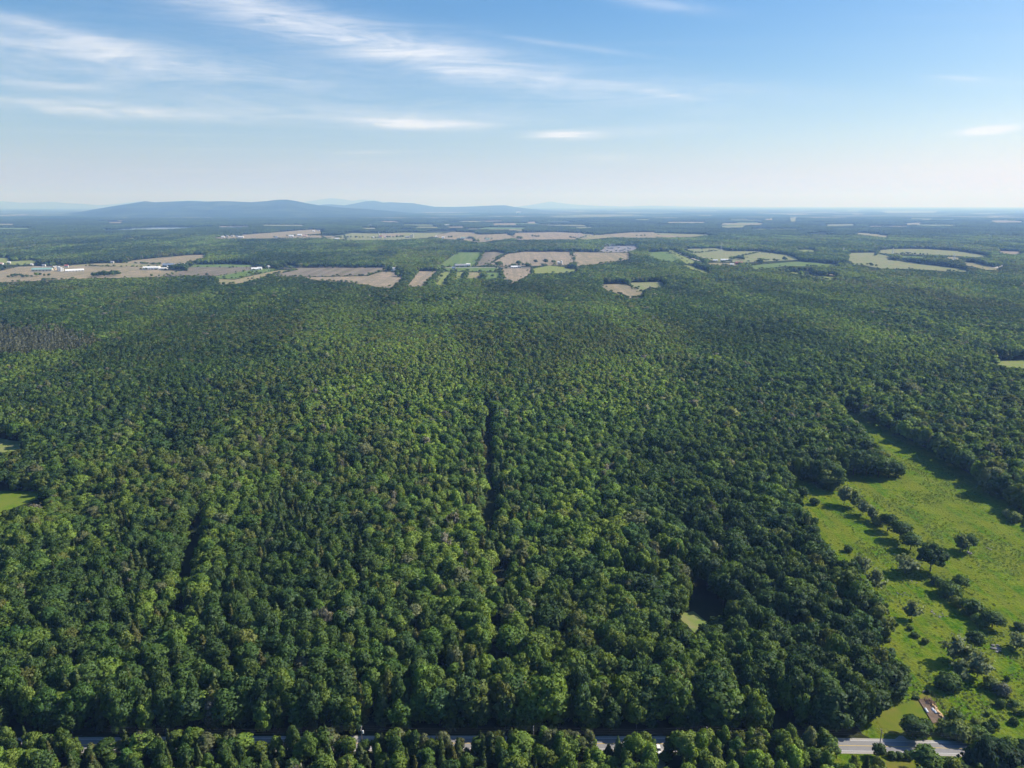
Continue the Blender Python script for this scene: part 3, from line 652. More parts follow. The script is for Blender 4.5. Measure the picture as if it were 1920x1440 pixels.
# ------------------------------------------------------------------ buildings need room: their places come first
BUILD = [  # kind, x, y of the base in the photo, length px, width m, wall height m, turn, wall, roof, label, category
    ('barn', 80, 508.5, 34, 14, 5.5, 4, 'cream', 'teal', 'long cream barn with teal metal roof at the far left farm', 'barn'),
    ('barn', 103, 506, 10, 12, 8, 70, 'tan', 'greyroof', 'tall tan barn with grey gambrel roof right of the teal barn', 'barn'),
    ('silo', 110.5, 508, 5.5, 14, 0, 0, 'silo', 'silo', 'left one of three grey silos beside the tall tan barn', 'silo'),
    ('silo', 114, 508.8, 5, 12, 0, 0, 'silo', 'silo', 'middle one of three grey silos beside the tall tan barn', 'silo'),
    ('silo', 117.5, 508.5, 4, 10, 0, 0, 'silo', 'silo', 'right and lowest of three grey silos beside the tall tan barn', 'silo'),
    ('barn', 104, 497, 13, 14, 6, 0, 'brown', 'brownroof', 'brown barn with dark red brown roof among trees behind the silos', 'barn'),
    ('barn', 140, 509, 30, 13, 3.2, 26, 'lightgrey', 'paleroof', 'long low pale grey shed running out from the far left farm', 'shed'),
    ('house', 125, 501.5, 6, 8, 5, 10, 'white', 'redroof', 'white house with red roof right behind the grey silos', 'house'),
    ('house', 83, 499.5, 5, 7, 4, 0, 'white', 'greyroof', 'small white house behind the teal barn', 'house'),
    ('house', 2, 497.5, 8, 9, 5, 0, 'white', 'pinkroof', 'white house with pinkish roof at the left frame edge', 'house'),
    ('house', 17, 494, 5, 7, 4, 0, 'white', 'paleroof', 'small pale house in the green field at far left', 'house'),
    ('house', 60, 498, 4, 6, 4, 0, 'white', 'paleroof', 'tiny white shed by the country road left of the teal barn', 'shed'),
    ('house', 211, 493.4, 5, 7, 4, 0, 'white', 'greyroof', 'small white house before the wood behind the olive field', 'house'),
    ('arch', 285, 505, 28, 22, 8, 2, 'white', 'white', 'long white round roofed barn, largest of the white farm', 'barn'),
    ('arch', 307.5, 505, 10, 14, 5, 0, 'white', 'white', 'small white round roofed shed right of the long white barn', 'shed'),
    ('house', 317, 504, 6, 9, 6, 0, 'white', 'paleroof', 'white box shaped house in the middle of the white farm', 'house'),
    ('barn', 317, 499.6, 20, 16, 5, 3, 'lightgrey', 'blueroof', 'grey barn with blue grey roof behind the white farm', 'barn'),
    ('barn', 330, 501.6, 12, 12, 4, 0, 'lightgrey', 'blueroof', 'lower blue grey roofed shed right of the white box house', 'shed'),
    ('barn', 345, 498.6, 19, 14, 4, 24, 'white', 'paleroof', 'long white roofed barn at the right end of the white farm', 'barn'),
    ('house', 478, 506.4, 12, 10, 3.5, 14, 'white', 'paleroof', 'low white farm shed below the country road left of centre', 'shed'),
    ('house', 487, 505.6, 8, 9, 4.5, 0, 'white', 'paleroof', 'white farm house beside the low shed below the country road', 'house'),
    ('house', 503, 503.2, 6, 8, 5.5, 70, 'white', 'greyroof', 'white gabled house standing alone by dark trees near the ploughed field', 'house'),
    ('silo', 479.5, 494, 3, 9, 0, 0, 'brick', 'brick', 'slim brown silo in front of the wood left of centre', 'silo'),
    ('house', 737, 506.5, 8, 9, 4.5, 0, 'white', 'paleroof', 'left white house of the farm beside the round grove', 'house'),
    ('house', 745.5, 505, 8, 9, 5.5, 20, 'white', 'paleroof', 'right and taller white house of the farm beside the round grove', 'house'),
    ('barn', 741, 508.6, 6, 8, 3, 0, 'lightgrey', 'greyroof', 'low grey shed in front of the two white grove houses', 'shed'),
    ('barn', 864, 500.2, 22, 13, 4.5, 8, 'lightgrey', 'greyroof', 'long grey barn between the green fields near centre', 'barn'),
    ('arch', 878, 499, 8, 13, 8, 0, 'white', 'white', 'white domed barn at the right end of the long grey barn', 'barn'),
    ('house', 851, 504.6, 6, 8, 4, 0, 'lightgrey', 'blueroof', 'small blue grey house below the long grey barn', 'house'),
    ('barn', 964, 502.6, 12, 11, 3.5, 8, 'lightgrey', 'paleroof', 'low pale barn above the clay field right of centre', 'barn'),
    ('house', 974, 502.4, 6, 9, 4, 0, 'white', 'greyroof', 'white house right of the low pale barn near centre', 'house'),
    ('house', 1047.5, 495, 4, 7, 6, 0, 'white', 'paleroof', 'white house at the edge of the tan field right of centre', 'house'),
    ('silo', 1053, 495, 3, 11, 0, 0, 'white', 'white', 'slim white silo at the edge of the tan field right of centre', 'silo'),
    ('barn', 1178, 492.6, 12, 12, 4, -6, 'white', 'paleroof', 'white roofed barn in front of the tan field below the substation', 'barn'),
    ('house', 1230, 490, 4, 7, 4, 0, 'white', 'paleroof', 'tiny white house by the wood right of the white roofed barn', 'house'),
    ('barn', 1358, 490, 14, 11, 5, 0, 'white', 'paleroof', 'white barn left of the farm trees in the olive field', 'barn'),
    ('barn', 1385, 495.4, 13, 10, 5, 0, 'red', 'redroof', 'dark red barn below the farm trees in the olive field', 'barn'),
    ('house', 1341, 489.6, 8, 8, 3, 0, 'white', 'paleroof', 'low white shed left of the white barn in the olive field', 'shed'),
    ('house', 1372, 497.6, 6, 8, 3, 0, 'tan', 'paleroof', 'pale shed in front of the dark red barn', 'shed'),
    ('church', 714, 446.4, 5, 12, 9, 0, 'white', 'redroof', 'white church with a steeple in the far village', 'church'),
    ('silo', 771, 446, 2.4, 20, 0, 0, 'lightgrey', 'silo', 'left of two tall pale silos in the far green field', 'silo'),
    ('silo', 774.5, 446, 2.4, 23, 0, 0, 'lightgrey', 'silo', 'right and taller of two pale silos in the far green field', 'silo'),
    ('barn', 764, 446, 8, 16, 5, 0, 'lightgrey', 'greyroof', 'grey barn left of the two tall pale silos', 'barn'),
    ('house', 831, 447, 5, 12, 6, 0, 'white', 'paleroof', 'white house at the left end of the far tan fields', 'house'),
    ('house', 818, 445, 3, 10, 5, 0, 'white', 'paleroof', 'small white house in the far green field edge', 'house'),
    ('barn', 868, 448, 8, 16, 7, 0, 'white', 'greenroof', 'white barn with green grey roof among far tan fields', 'barn'),
    ('house', 876, 447.4, 5, 12, 6, 0, 'lightgrey', 'greyroof', 'grey house right of the far green roofed barn', 'house'),
    ('barn', 914, 450.6, 8, 14, 5, 0, 'lightgrey', 'greenroof', 'far grey barn between tan fields right of the green roofed barn', 'barn'),
    ('house', 700, 446.6, 3, 9, 5, 0, 'white', 'paleroof', 'small white house left of the far church', 'house'),
    ('house', 722, 447, 4, 10, 5, 0, 'white', 'pinkroof', 'white house with pinkish roof right of the far church', 'house'),
    ('house', 632, 449, 8, 10, 4, 0, 'white', 'paleroof', 'low white barn at the left corner of the far green field', 'barn'),
    ('barn', 562, 442.6, 8, 18, 7, 0, 'white', 'paleroof', 'largest white barn of the far farm in the tan field', 'barn'),
    ('barn', 572, 443.6, 7, 16, 6, 0, 'pink', 'pinkroof', 'pinkish barn right of the largest far white barn', 'barn'),
    ('barn', 546, 443.6, 8, 16, 5, 0, 'white', 'paleroof', 'low white barn left of the largest far white barn', 'barn'),
    ('house', 519, 446, 5, 12, 5, 0, 'lightgrey', 'greyroof', 'grey farm house among trees left of the far white barns', 'house'),
    ('house', 588, 434.6, 4, 12, 5, 0, 'white', 'paleroof', 'white house on the upper strip of the far tan field', 'house'),
    ('house', 597, 433.4, 4, 12, 5, 0, 'white', 'greyroof', 'grey roofed house on the upper strip of the far tan field', 'house'),
    ('house', 418, 445.6, 5, 12, 6, 0, 'white', 'paleroof', 'leftmost white house of the far roadside hamlet', 'house'),
    ('house', 427, 444.6, 4, 12, 6, 0, 'lightgrey', 'greyroof', 'grey house second from the left in the far hamlet', 'house'),
    ('house', 436, 444, 5, 12, 6, 0, 'white', 'greyroof', 'white house in the middle of the far hamlet', 'house'),
    ('house', 445, 445, 5, 12, 6, 0, 'lightgrey', 'blueroof', 'blue roofed house second from the right in the far hamlet', 'house'),
    ('barn', 452, 446, 10, 14, 5, 0, 'white', 'paleroof', 'long white barn at the right end of the far hamlet', 'barn'),
    ('house', 240, 435, 5, 14, 7, 0, 'white', 'paleroof', 'leftmost white house on the near shore of the lake', 'house'),
    ('house', 250, 434.6, 4, 14, 7, 0, 'white', 'paleroof', 'second white house from the left on the lake shore', 'house'),
    ('house', 314, 436.6, 5, 14, 7, 0, 'white', 'paleroof', 'third white house from the left on the lake shore', 'house'),
    ('house', 337, 436.6, 5, 16, 8, 0, 'white', 'paleroof', 'rightmost and brightest white house on the lake shore', 'house'),
    ('barn', 259, 453, 9, 16, 6, 10, 'white', 'paleroof', 'white barn alone in the far wood below the lake', 'barn'),
    ('house', 66, 458, 6, 13, 5, 0, 'white', 'paleroof', 'white house alone in the far wood at left', 'house'),
    ('barn', 838, 424.6, 9, 26, 9, 0, 'white', 'paleroof', 'large white barn in the distant wood near centre', 'barn'),
    ('barn', 694, 424.8, 8, 24, 8, 0, 'lightgrey', 'paleroof', 'pale barn in the distant wood above the far church', 'barn'),
    ('barn', 764, 428.6, 10, 24, 7, 0, 'white', 'paleroof', 'white barn in a clearing above the two tall silos', 'barn'),
    ('block', 972, 401.4, 9, 60, 38, 0, 'white', 'paleroof', 'big white block on the horizon right of the blue hills', 'building'),
    ('house', 1680, 430, 4, 16, 8, 0, 'white', 'paleroof', 'left one of two white houses in the distant right wood', 'house'),
    ('house', 1687, 430, 4, 16, 8, 0, 'white', 'paleroof', 'right one of two white houses in the distant right wood', 'house'),
    ('barn', 1896, 497.6, 12, 10, 3.5, 0, 'white', 'paleroof', 'left one of two white sheds at the right frame edge', 'shed'),
    ('barn', 1911, 498.2, 12, 10, 3.5, 0, 'lightgrey', 'paleroof', 'right one of two white sheds at the right frame edge', 'shed'),
]

# ------------------------------------------------------------------ where trees stand
HEDGES = [  # points in the photo, spacing m, height m
    ([(784, 510), (774, 522), (762, 536)], 9, 6), ([(826, 510), (815, 520), (804, 529)], 8, 8), ([(851, 511), (845, 522)], 10, 7), ([(843, 524), (846, 530), (836, 528)], 6, 11), ([(874, 512), (871, 519), (868, 524)], 8, 9),
    ([(785, 507.5), (828, 507.8)], 7, 7), ([(832, 509), (870, 509.6), (934, 510)], 9, 4), ([(937, 506), (939, 514), (944, 524)], 8, 7), ([(905, 518), (907, 523)], 6, 11), ([(924, 519)], 6, 9), ([(828, 520)], 5, 8),
    ([(1280, 478), (1292, 482), (1300, 486)], 9, 9), ([(718, 507), (730, 506)], 9, 9), ([(716, 502), (726, 502)], 8, 9), ([(750, 501.6), (764, 501)], 8, 14), ([(742, 512), (757, 512), (774, 510)], 8, 11), ([(744, 515), (758, 516), (770, 515)], 8, 11), ([(744, 518), (758, 519), (768, 518)], 8, 10),
    ([(930, 499), (945, 498)], 8, 12), ([(930, 496), (944, 496)], 8, 12), ([(960, 499), (992, 498)], 12, 9), ([(972, 496), (974, 497)], 8, 14), ([(988, 500), (992, 501)], 8, 12), ([(1003, 493)], 6, 13), ([(1023, 494)], 6, 15), ([(1034, 493), (1042, 494)], 7, 11), ([(1048, 493)], 6, 10),
    ([(1165, 489), (1168, 489)], 8, 10), ([(1370, 487), (1382, 485), (1394, 488)], 9, 12), ([(1364, 491), (1372, 492)], 7, 10), ([(1425, 494.6)], 6, 15), ([(1469, 489)], 6, 15), ([(1452, 490), (1460, 490)], 8, 9),
    ([(178, 518), (200, 515), (226, 514)], 9, 12), ([(176, 519.6), (205, 518), (224, 516)], 9, 13), ([(16, 521), (34, 518), (44, 518)], 10, 8), ([(46, 521), (60, 519.6)], 10, 8), ([(68, 518), (78, 517)], 9, 10), ([(84, 518), (100, 516.6)], 12, 6),
    ([(96, 500), (112, 499)], 8, 12), ([(72, 498.6), (92, 499)], 10, 9), ([(466, 513), (480, 511)], 10, 6), ([(265, 505.6), (275, 506)], 8, 6), ([(388, 517)], 6, 7), ([(284, 519)], 6, 8), ([(852, 498), (858, 499)], 8, 8), ([(1720, 491), (1724, 492)], 10, 10),
    ([(1628, 497), (1645, 500)], 12, 8), ([(1648, 470), (1640, 480)], 12, 8), ([(1692, 477), (1740, 478)], 14, 8), ([(1700, 475), (1712, 475.6)], 14, 7),
    ([(560, 441.6), (600, 441.8)], 30, 10), ([(640, 446), (660, 446)], 18, 12), ([(668, 446), (690, 446)], 20, 11), ([(696, 447), (712, 447)], 20, 12), ([(726, 446), (760, 445)], 20, 12), ([(842, 446), (850, 446)], 15, 15), ([(878, 448), (890, 449)], 15, 15), ([(858, 453), (864, 454)], 15, 18), ([(890, 454), (898, 454)], 15, 18),
    ([(908, 449), (924, 449)], 20, 12), ([(972, 449), (980, 449)], 15, 18), ([(540, 443), (556, 443)], 20, 11), ([(574, 443), (582, 443)], 20, 11), ([(430, 442), (455, 443)], 15, 11), ([(412, 443), (428, 443)], 15, 10), ([(514, 446), (523, 446)], 12, 10), ([(1000, 444), (1012, 445)], 20, 12), ([(1070, 446), (1080, 447)], 20, 12), ([(1195, 443), (1212, 443)], 20, 10)]
STRIPS = [([(914, 770), (918, 830)], 4.0), ([(918, 830), (914, 890)], 5.4), ([(914, 890), (921, 950)], 4.2), ([(921, 950), (919, 1012)], 6.2), ([(940, 1070), (937, 1118)], 4.6), ([(931, 1170), (937, 1285)], 4.0), ([(377, 985), (362, 1040)], 4.2), ([(362, 1040), (350, 1118)], 5.4), ([(1312, 1118), (1322, 1150), (1326, 1190)], 5), ([(345, 1140), (340, 1190)], 2.8), ([(1318, 1168), (1364, 1160)], 6),
          ([(1235, 1402), (1233, 1440), (1231, 1480)], 2.5)]
SPOTS = [(*gp(b[1], b[2]), max(12, b[3] * mpp(b[1], b[2]) * .62)) for b in BUILD]

def zone_points(y0, y1, cell, seed, wid=.80, pad=70):
    r = np.random.default_rng(seed)
    ny = int((y1 - y0) / cell) + 1; out = []
    for j in range(ny):
        y = y0 + (j + .5) * cell; w = wid * y + pad; nx = int(2 * w / cell)
        xs = -w + (np.arange(nx) + (.5 if j % 2 else 0)) * cell
        out.append(np.stack([xs + r.uniform(-.42, .42, nx) * cell, y + r.uniform(-.42, .42, nx) * cell], 1))
    return np.concatenate(out)
def free(x, y, h, margin_top=.9):
    ok = np.ones(len(x), bool)
    ks = [1.0] + [H / (H - h * q) for q in (.33, .66, margin_top)]
    for P in POLYS:
        for k in ks:
            ok &= ~inpoly(x * k, y * k, P)
    for bx, by, br in SPOTS:
        near = (np.abs(x - bx) < br * 1.6 + 30) & (np.abs(y - by) < br * 2 + by * .09)
        if not near.any(): continue
        for k in ks:
            kk = k if np.isscalar(k) else k[near]
            ok[near] &= ~((np.abs(x[near] * kk - bx) < br) & (np.abs(y[near] * kk - by) < br * .9))
    for P in ROADS:
        for i in range(len(P) - 1):
            for k in ks: ok &= segdist(x * k, y * k, P[i], P[i + 1]) > 6
    for pts, w in STRIPS:
        G = [gp(*p) for p in pts]
        for i in range(len(G) - 1): ok &= segdist(x, y, G[i], G[i + 1]) > w
    return ok
def road_off(x, y): return y - np.interp(x, RX, RY)
def bump(px, py, cx, cy_, sx, sy): return np.exp(-((px - cx) / sx) ** 2 - ((py - cy_) / sy) ** 2)
def sstep(x, a, b):
    t = np.clip((x - a) / (b - a), 0, 1); return t * t * (3 - 2 * t)

T = dict(x=[], y=[], r=[], h=[], kind=[], col=[], rot=[], dist=[])
PAL = np.array([(.098, .160, .030), (.142, .206, .036), (.062, .112, .026), (.056, .106, .032), (.124, .154, .038), (.148, .166, .076)])
KN = ['round', 'tall', 'big', 'cone', 'feather', 'edge']
def sd_fill(seed): return seed == 106
def stand_trees(P, cell, seed):
    r = np.random.default_rng(seed); x, y = P[:, 0], P[:, 1]; n = len(x)
    px, py = to_px(x, y, np.full(n, 12.0))
    ro = road_off(x, y); near_side = ro < 0
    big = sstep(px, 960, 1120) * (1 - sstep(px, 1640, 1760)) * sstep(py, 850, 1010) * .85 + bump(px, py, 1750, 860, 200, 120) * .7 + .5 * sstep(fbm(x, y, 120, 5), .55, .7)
    big = np.clip(big, 0, 1) * ~near_side
    nz = fbm(x, y, 160, 3); nz2 = fbm(x, y, 45, 9); nz3 = fbm(x, y, 420, 21); sp_ = fbm(x + .12 * y, y * .22, 75, 55, 3); sp2 = fbm(x * .8, y * .5, 130, 66, 3)
    pc = .03 + .30 * bump(px, py, 600, 900, 330, 150) * sstep(nz2, .40, .60) + .10 * bump(px, py, 300, 1180, 330, 160) + .12 * sstep(nz2, .58, .72) + .5 * bump(px, py, 940, 950, 42, 90) + .10 * bump(px, py, 950, 960, 90, 120) + .26 * near_side * (px < 1000) + .08 * near_side
    larch = inpoly(px + 60 * (nz2 - .5) + r.normal(0, 10, n), py + 30 * (nz - .5) + r.normal(0, 3, n), [(-60, 602), (120, 607), (200, 640), (60, 668), (-60, 672)])
    pt = .16 + .45 * bump(px, py, 1560, 1080, 60, 130) + .35 * sstep(nz, .52, .66) + .3 * bump(px, py, 1100, 660, 260, 80)
    u = r.uniform(0, 1, n)
    kind = np.where(u < pc, 3, np.where(r.uniform(0, 1, n) < big * .8, 2, np.where(r.uniform(0, 1, n) < pt, 1, 0)))
    kind = np.where(larch, 3, kind)
    kind = np.where((r.uniform(0, 1, n) < .008) & (kind == 0), 4, kind)
    rad = cell * np.where(y < 900, .68, .78) * np.clip(np.exp(r.normal(0, .27, n)), .5, 1.7) * np.where(kind == 2, 1.32, np.where(kind == 1, .82, np.where(kind == 3, .60, 1)))
    h = 13.5 + 3.2 * (nz - .5) * 2 + r.normal(0, 1.4, n) * np.where(y < 700, 1, .6) + np.where(kind == 2, 2.6, 0) + np.where(kind == 3, .8, 0) + np.where(kind == 1, 1.0, 0)
    gap = np.zeros(n)
    for gc_, gw in ((190, 60), (490, 34), (672, 30), (880, 22), (1135, 42)): gap = np.maximum(gap, bump(px, 0, gc_, 0, gw, 1))
    h = np.where(near_side, r.uniform(9.3, 13.6, n) * (1 - .36 * gap), h); rad = np.where(near_side, rad * .70, rad)
    h = h * (1 - .7 * bump(px, py, 120, 930, 65, 36)) * (1 - .62 * bump(px, py, 1350, 1150, 26, 34))
    front = (ro > 0) & (ro < 22); h = np.where(front, h + 1.5, h)
    keep = ~((big > .4) & (kind != 3) & (r.uniform(0, 1, n) < .30))
    # colour of each crown: of its stand, then its own
    w = np.stack([.9 + 0 * nz, .5 + 2.2 * sstep(nz, .50, .72) + 1.6 * bump(px, py, 60, 780, 150, 60) + 1.0 * bump(px, py, 1100, 690, 300, 90) + 1.0 * near_side, .55 + 2.0 * sstep(nz2, .48, .66), .4 + 2.6 * big, .35 + 1.2 * sstep(nz3, .5, .65), .10 + .9 * bump(px, py, 1590, 1060, 60, 110) + 0 * nz], 1)
    w[:, 1] *= (.25 + 3.0 * sstep(sp_, .50, .66)) * (1 - .72 * big); w[:, 2] *= .25 + 3.2 * sstep(sp2, .50, .68); w[:, 3] *= .3 + 2.6 * sstep(sp_, .52, .36); w[:, 4] *= .3 + 2.4 * sstep(sp2, .48, .34)
    w = np.cumsum(w / w.sum(1, keepdims=True), 1)
    pi = (r.uniform(0, 1, n)[:, None] > w).sum(1).clip(0, 5)
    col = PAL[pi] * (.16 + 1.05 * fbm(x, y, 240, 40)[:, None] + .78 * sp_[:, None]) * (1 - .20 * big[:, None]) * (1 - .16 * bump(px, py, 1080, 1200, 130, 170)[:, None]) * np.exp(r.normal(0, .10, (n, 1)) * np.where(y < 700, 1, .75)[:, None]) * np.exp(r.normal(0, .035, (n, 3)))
    con = np.array([.108, .130, .040]) * np.exp(r.normal(0, .22, (n, 1))) * np.where(r.uniform(0, 1, (n, 1)) < .25, np.array([[1.10, .97, .85]]), np.array([[.85, 1.0, .95]]))
    col = np.where((kind == 3)[:, None], con, col)
    col = np.where(larch[:, None], np.array([.135, .145, .088]) * np.exp(r.normal(0, .12, (n, 1))), col)
    col = np.where((kind == 4)[:, None], np.array([.20, .19, .15]) * np.exp(r.normal(0, .1, (n, 1))), col)
    if sd_fill(seed): h = h * .74; rad = rad * .72
    ok = keep & free(x, y, h) & ((ro > 3.8 + .42 * rad) | (ro < -3.7 - .32 * rad)) & (y > 120)
    edge = (ro > 0) & (ro < 13) & (r.uniform(0, 1, n) < .8)
    if cell < 7:
        for P in POLYS:
            for ax, ay in ((13, 0), (-13, 0), (0, -13), (9, -9), (-9, -9), (0, 13)): edge |= inpoly(x + ax, y + ay, P)
    kind = np.where(edge & (kind != 3), 5, kind)
    rot = r.uniform(0, 6.283, n)
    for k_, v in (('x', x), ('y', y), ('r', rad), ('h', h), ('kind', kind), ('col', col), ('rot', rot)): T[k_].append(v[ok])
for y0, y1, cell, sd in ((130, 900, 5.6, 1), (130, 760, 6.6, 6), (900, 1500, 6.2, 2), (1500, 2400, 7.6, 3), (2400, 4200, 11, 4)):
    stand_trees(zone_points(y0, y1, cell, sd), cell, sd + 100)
VR = np.random.default_rng(91)
vx = np.arange(gp(-60, 1404)[0], gp(1548, 1404)[0], 2.7); vx = vx + VR.uniform(-1.1, 1.1, len(vx)); vo = -VR.uniform(4.6, 7.2, len(vx)); vy = np.interp(vx, RX, RY) + vo
vpx, _ = to_px(vx, vy, np.full(len(vx), 5.0)); gap = np.zeros(len(vx))
for gc_, gw in ((185, 42), (485, 26), (690, 16), (880, 12), (1140, 26)): gap = np.maximum(gap, np.exp(-((vpx - gc_) / gw) ** 2))
vh = VR.uniform(7.0, 11.2, len(vx)) * (1 - .62 * gap); ok = (np.abs(vpx - 1234) > 8) & (VR.random(len(vx)) < .93); vk = VR.choice([5, 5, 1, 3, 5], len(vx)); nV = ok.sum()
vc = np.where((vk == 3)[:, None], np.array([.095, .118, .036]), PAL[VR.choice([0, 1, 1, 4, 5], len(vx))] * .92) * np.exp(VR.normal(0, .1, (len(vx), 1)))
vr = vh * VR.uniform(.22, .32, len(vx)) * np.where(vk == 3, .7, 1)
for k_, v in (('x', vx), ('y', vy), ('r', vr), ('h', vh), ('kind', vk), ('col', vc), ('rot', VR.uniform(0, 6, len(vx)))): T[k_].append(v[ok])
for pts, sp, hh in HEDGES:
    G = np.array([gp(*p) for p in pts])
    if len(G) == 1: Q = G
    else:
        d = np.concatenate([[0], np.cumsum(np.hypot(*np.diff(G, axis=0).T))]); t = np.arange(0, d[-1] + .1, sp); Q = np.stack([np.interp(t, d, G[:, 0]), np.interp(t, d, G[:, 1])], 1)
    n = len(Q); Q = Q + rng.normal(0, sp * .2, Q.shape); h = hh * rng.uniform(.7, 1.15, n)
    for k_, v in (('x', Q[:, 0]), ('y', Q[:, 1]), ('r', h * rng.uniform(.42, .62, n)), ('h', h), ('kind', np.zeros(n, int)), ('col', PAL[rng.integers(0, 4, n)] * .95), ('rot', rng.uniform(0, 6, n))): T[k_].append(v)
HR = np.random.default_rng(33)
for (m_, pts, lvl), P in zip(FIELDS, POLYS):
    if lvl == 1 and pts[0][1] < 440 or len(pts) < 4: continue
    P = np.array(P)
    for i in range(len(P)):
        a, c = P[i], P[(i + 1) % len(P)]; d = np.hypot(*(c - a)); yy = (a[1] + c[1]) / 2
        if yy > 4500 or yy < 900: continue
        hedge = HR.random() < .34; nb = int(d / (9 if hedge else 42)) + 1
        t = HR.random(nb) if not hedge else (np.arange(nb) + HR.random(nb) * .7) / nb
        keep = fbm(t * d, np.full(nb, i * 50.0), 60, 5) > (.36 if hedge else 0); t = t[keep]; nb = len(t)
        if not nb: continue
        Q = a + (c - a) * t[:, None] + HR.normal(0, 2.5 if hedge else 9, (nb, 2)); h = HR.uniform(1.8, 5.0, nb) * (1.35 if hedge else 1)
        for k_, v in (('x', Q[:, 0]), ('y', Q[:, 1]), ('r', h * HR.uniform(.5, .9, nb)), ('h', h), ('kind', np.zeros(nb, int)), ('col', PAL[HR.integers(0, 5, nb)]), ('rot', HR.uniform(0, 6, nb))): T[k_].append(v)
T = {k: np.concatenate(v) for k, v in T.items() if v}
nT = len(T['x'])
ppx, ppy = to_px(T['x'], T['y'], T['h'] * .7)
DIST = np.hypot(T['x'], T['y'])
inframe = (ppx > -15) & (ppx < 1935) & (ppy < 1452)
single = np.zeros(nT, bool)
for ks in ((0, 1, 2, 5), (3,)):
    c = np.where(np.isin(T['kind'], ks) & inframe)[0]
    c = c[np.argsort(DIST[c])][:290]
    single[c] = True
# instance source, scale
src = np.zeros(nT, int); scl = np.ones((nT, 3)); var = rng.integers(0, 1000, nT)
for i in range(nT):
    k = KN[T['kind'][i]]; d = DIST[i]
    if d < 540 or k == 'feather':
        if d > 900: k = 'round'
    if d < 540: m_ = KIT[k][var[i] % len(KIT[k])]; s_, R0, H0 = m_['src'], m_['R'], m_['H']
    elif d < 1700: q = MID['round' if k in ('big', 'round', 'feather', 'edge') else k]; s_, R0, H0 = q[var[i] % len(q)]
    else: q = FAR['cone' if k == 'cone' else 'round']; s_, R0, H0 = q[var[i] % len(q)]
    src[i] = s_; f = T['r'][i] / R0; scl[i] = (f, f, T['h'][i] / H0)

# woods kilometres away: whole stands
PT = zone_points(4200, 9800, 34, 9, .78, 60)
hN = np.full(len(PT), 14.0)
pxx, pyy = to_px(PT[:, 0], PT[:, 1], 10.0)
ok = free(PT[:, 0], PT[:, 1], hN, .95) & (fbm(PT[:, 0], PT[:, 1] * .7, 520, 77) < .66)
PT = PT[ok]; nP = len(PT)
pcol = PAL[rng.integers(0, 4, nP)] * .5 + PAL[0] * .5
pcol = pcol * .78 * (.45 + 1.1 * fbm(PT[:, 0], PT[:, 1], 330, 41)[:, None])
def scatter(name, X, Y, Z, SC, ROT, IDX, COLR, coll, **props):
    n = len(X); me = bpy.data.meshes.new(name); me.vertices.add(n)
    me.vertices.foreach_set('co', np.stack([X, Y, Z], 1).astype(np.float32).ravel())
    a = me.attributes.new('scl', 'FLOAT_VECTOR', 'POINT'); a.data.foreach_set('vector', np.asarray(SC, np.float32).ravel())
    a = me.attributes.new('rot', 'FLOAT_VECTOR', 'POINT'); a.data.foreach_set('vector', np.asarray(ROT, np.float32).ravel())
    a = me.attributes.new('idx', 'INT', 'POINT'); a.data.foreach_set('value', np.asarray(IDX, np.int32))
    a = me.attributes.new('col', 'FLOAT_VECTOR', 'POINT'); a.data.foreach_set('vector', np.asarray(COLR, np.float32).ravel())
    o = link(name, me, **props)
    g = bpy.data.node_groups.new(name + '_scatter', 'GeometryNodeTree')
    g.interface.new_socket('Geometry', in_out='INPUT', socket_type='NodeSocketGeometry'); g.interface.new_socket('Geometry', in_out='OUTPUT', socket_type='NodeSocketGeometry')
    gi = g.nodes.new('NodeGroupInput'); go = g.nodes.new('NodeGroupOutput')
    ci = g.nodes.new('GeometryNodeCollectionInfo'); ci.inputs['Collection'].default_value = coll; ci.inputs['Separate Children'].default_value = True; ci.inputs['Reset Children'].default_value = True
    ip = g.nodes.new('GeometryNodeInstanceOnPoints'); ip.inputs['Pick Instance'].default_value = True
    def na(nm, ty):
        q = g.nodes.new('GeometryNodeInputNamedAttribute'); q.data_type = ty; q.inputs[0].default_value = nm; return q.outputs[0]
    e2 = g.nodes.new('FunctionNodeEulerToRotation'); g.links.new(na('rot', 'FLOAT_VECTOR'), e2.inputs[0])
    g.links.new(gi.outputs[0], ip.inputs['Points']); g.links.new(ci.outputs[0], ip.inputs['Instance']); g.links.new(na('idx', 'INT'), ip.inputs['Instance Index'])
    g.links.new(e2.outputs[0], ip.inputs['Rotation']); g.links.new(na('scl', 'FLOAT_VECTOR'), ip.inputs['Scale']); g.links.new(ip.outputs[0], go.inputs[0])
    md = o.modifiers.new('scatter', 'NODES'); md.node_group = g
    return o
ms = ~single
X = np.concatenate([T['x'][ms], PT[:, 0]]); Y = np.concatenate([T['y'][ms], PT[:, 1]])
SC = np.concatenate([scl[ms], np.stack([rng.uniform(.85, 1.05, nP), rng.uniform(.85, 1.05, nP), rng.uniform(.8, 1.2, nP)], 1)])
RT = np.zeros((len(X), 3)); RT[:, 2] = np.concatenate([T['rot'][ms], rng.uniform(0, 6.283, nP)])
RT[:ms.sum(), 0] = rng.normal(0, .05, ms.sum()); RT[:ms.sum(), 1] = rng.normal(0, .05, ms.sum())
ID = np.concatenate([src[ms], np.array(PATCH)[rng.integers(0, 3, nP)]]); CO = np.concatenate([T['col'][ms], pcol])
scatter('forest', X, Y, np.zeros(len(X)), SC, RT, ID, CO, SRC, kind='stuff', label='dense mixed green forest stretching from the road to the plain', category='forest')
print('forest trees', ms.sum(), 'stands', nP, 'single', single.sum())

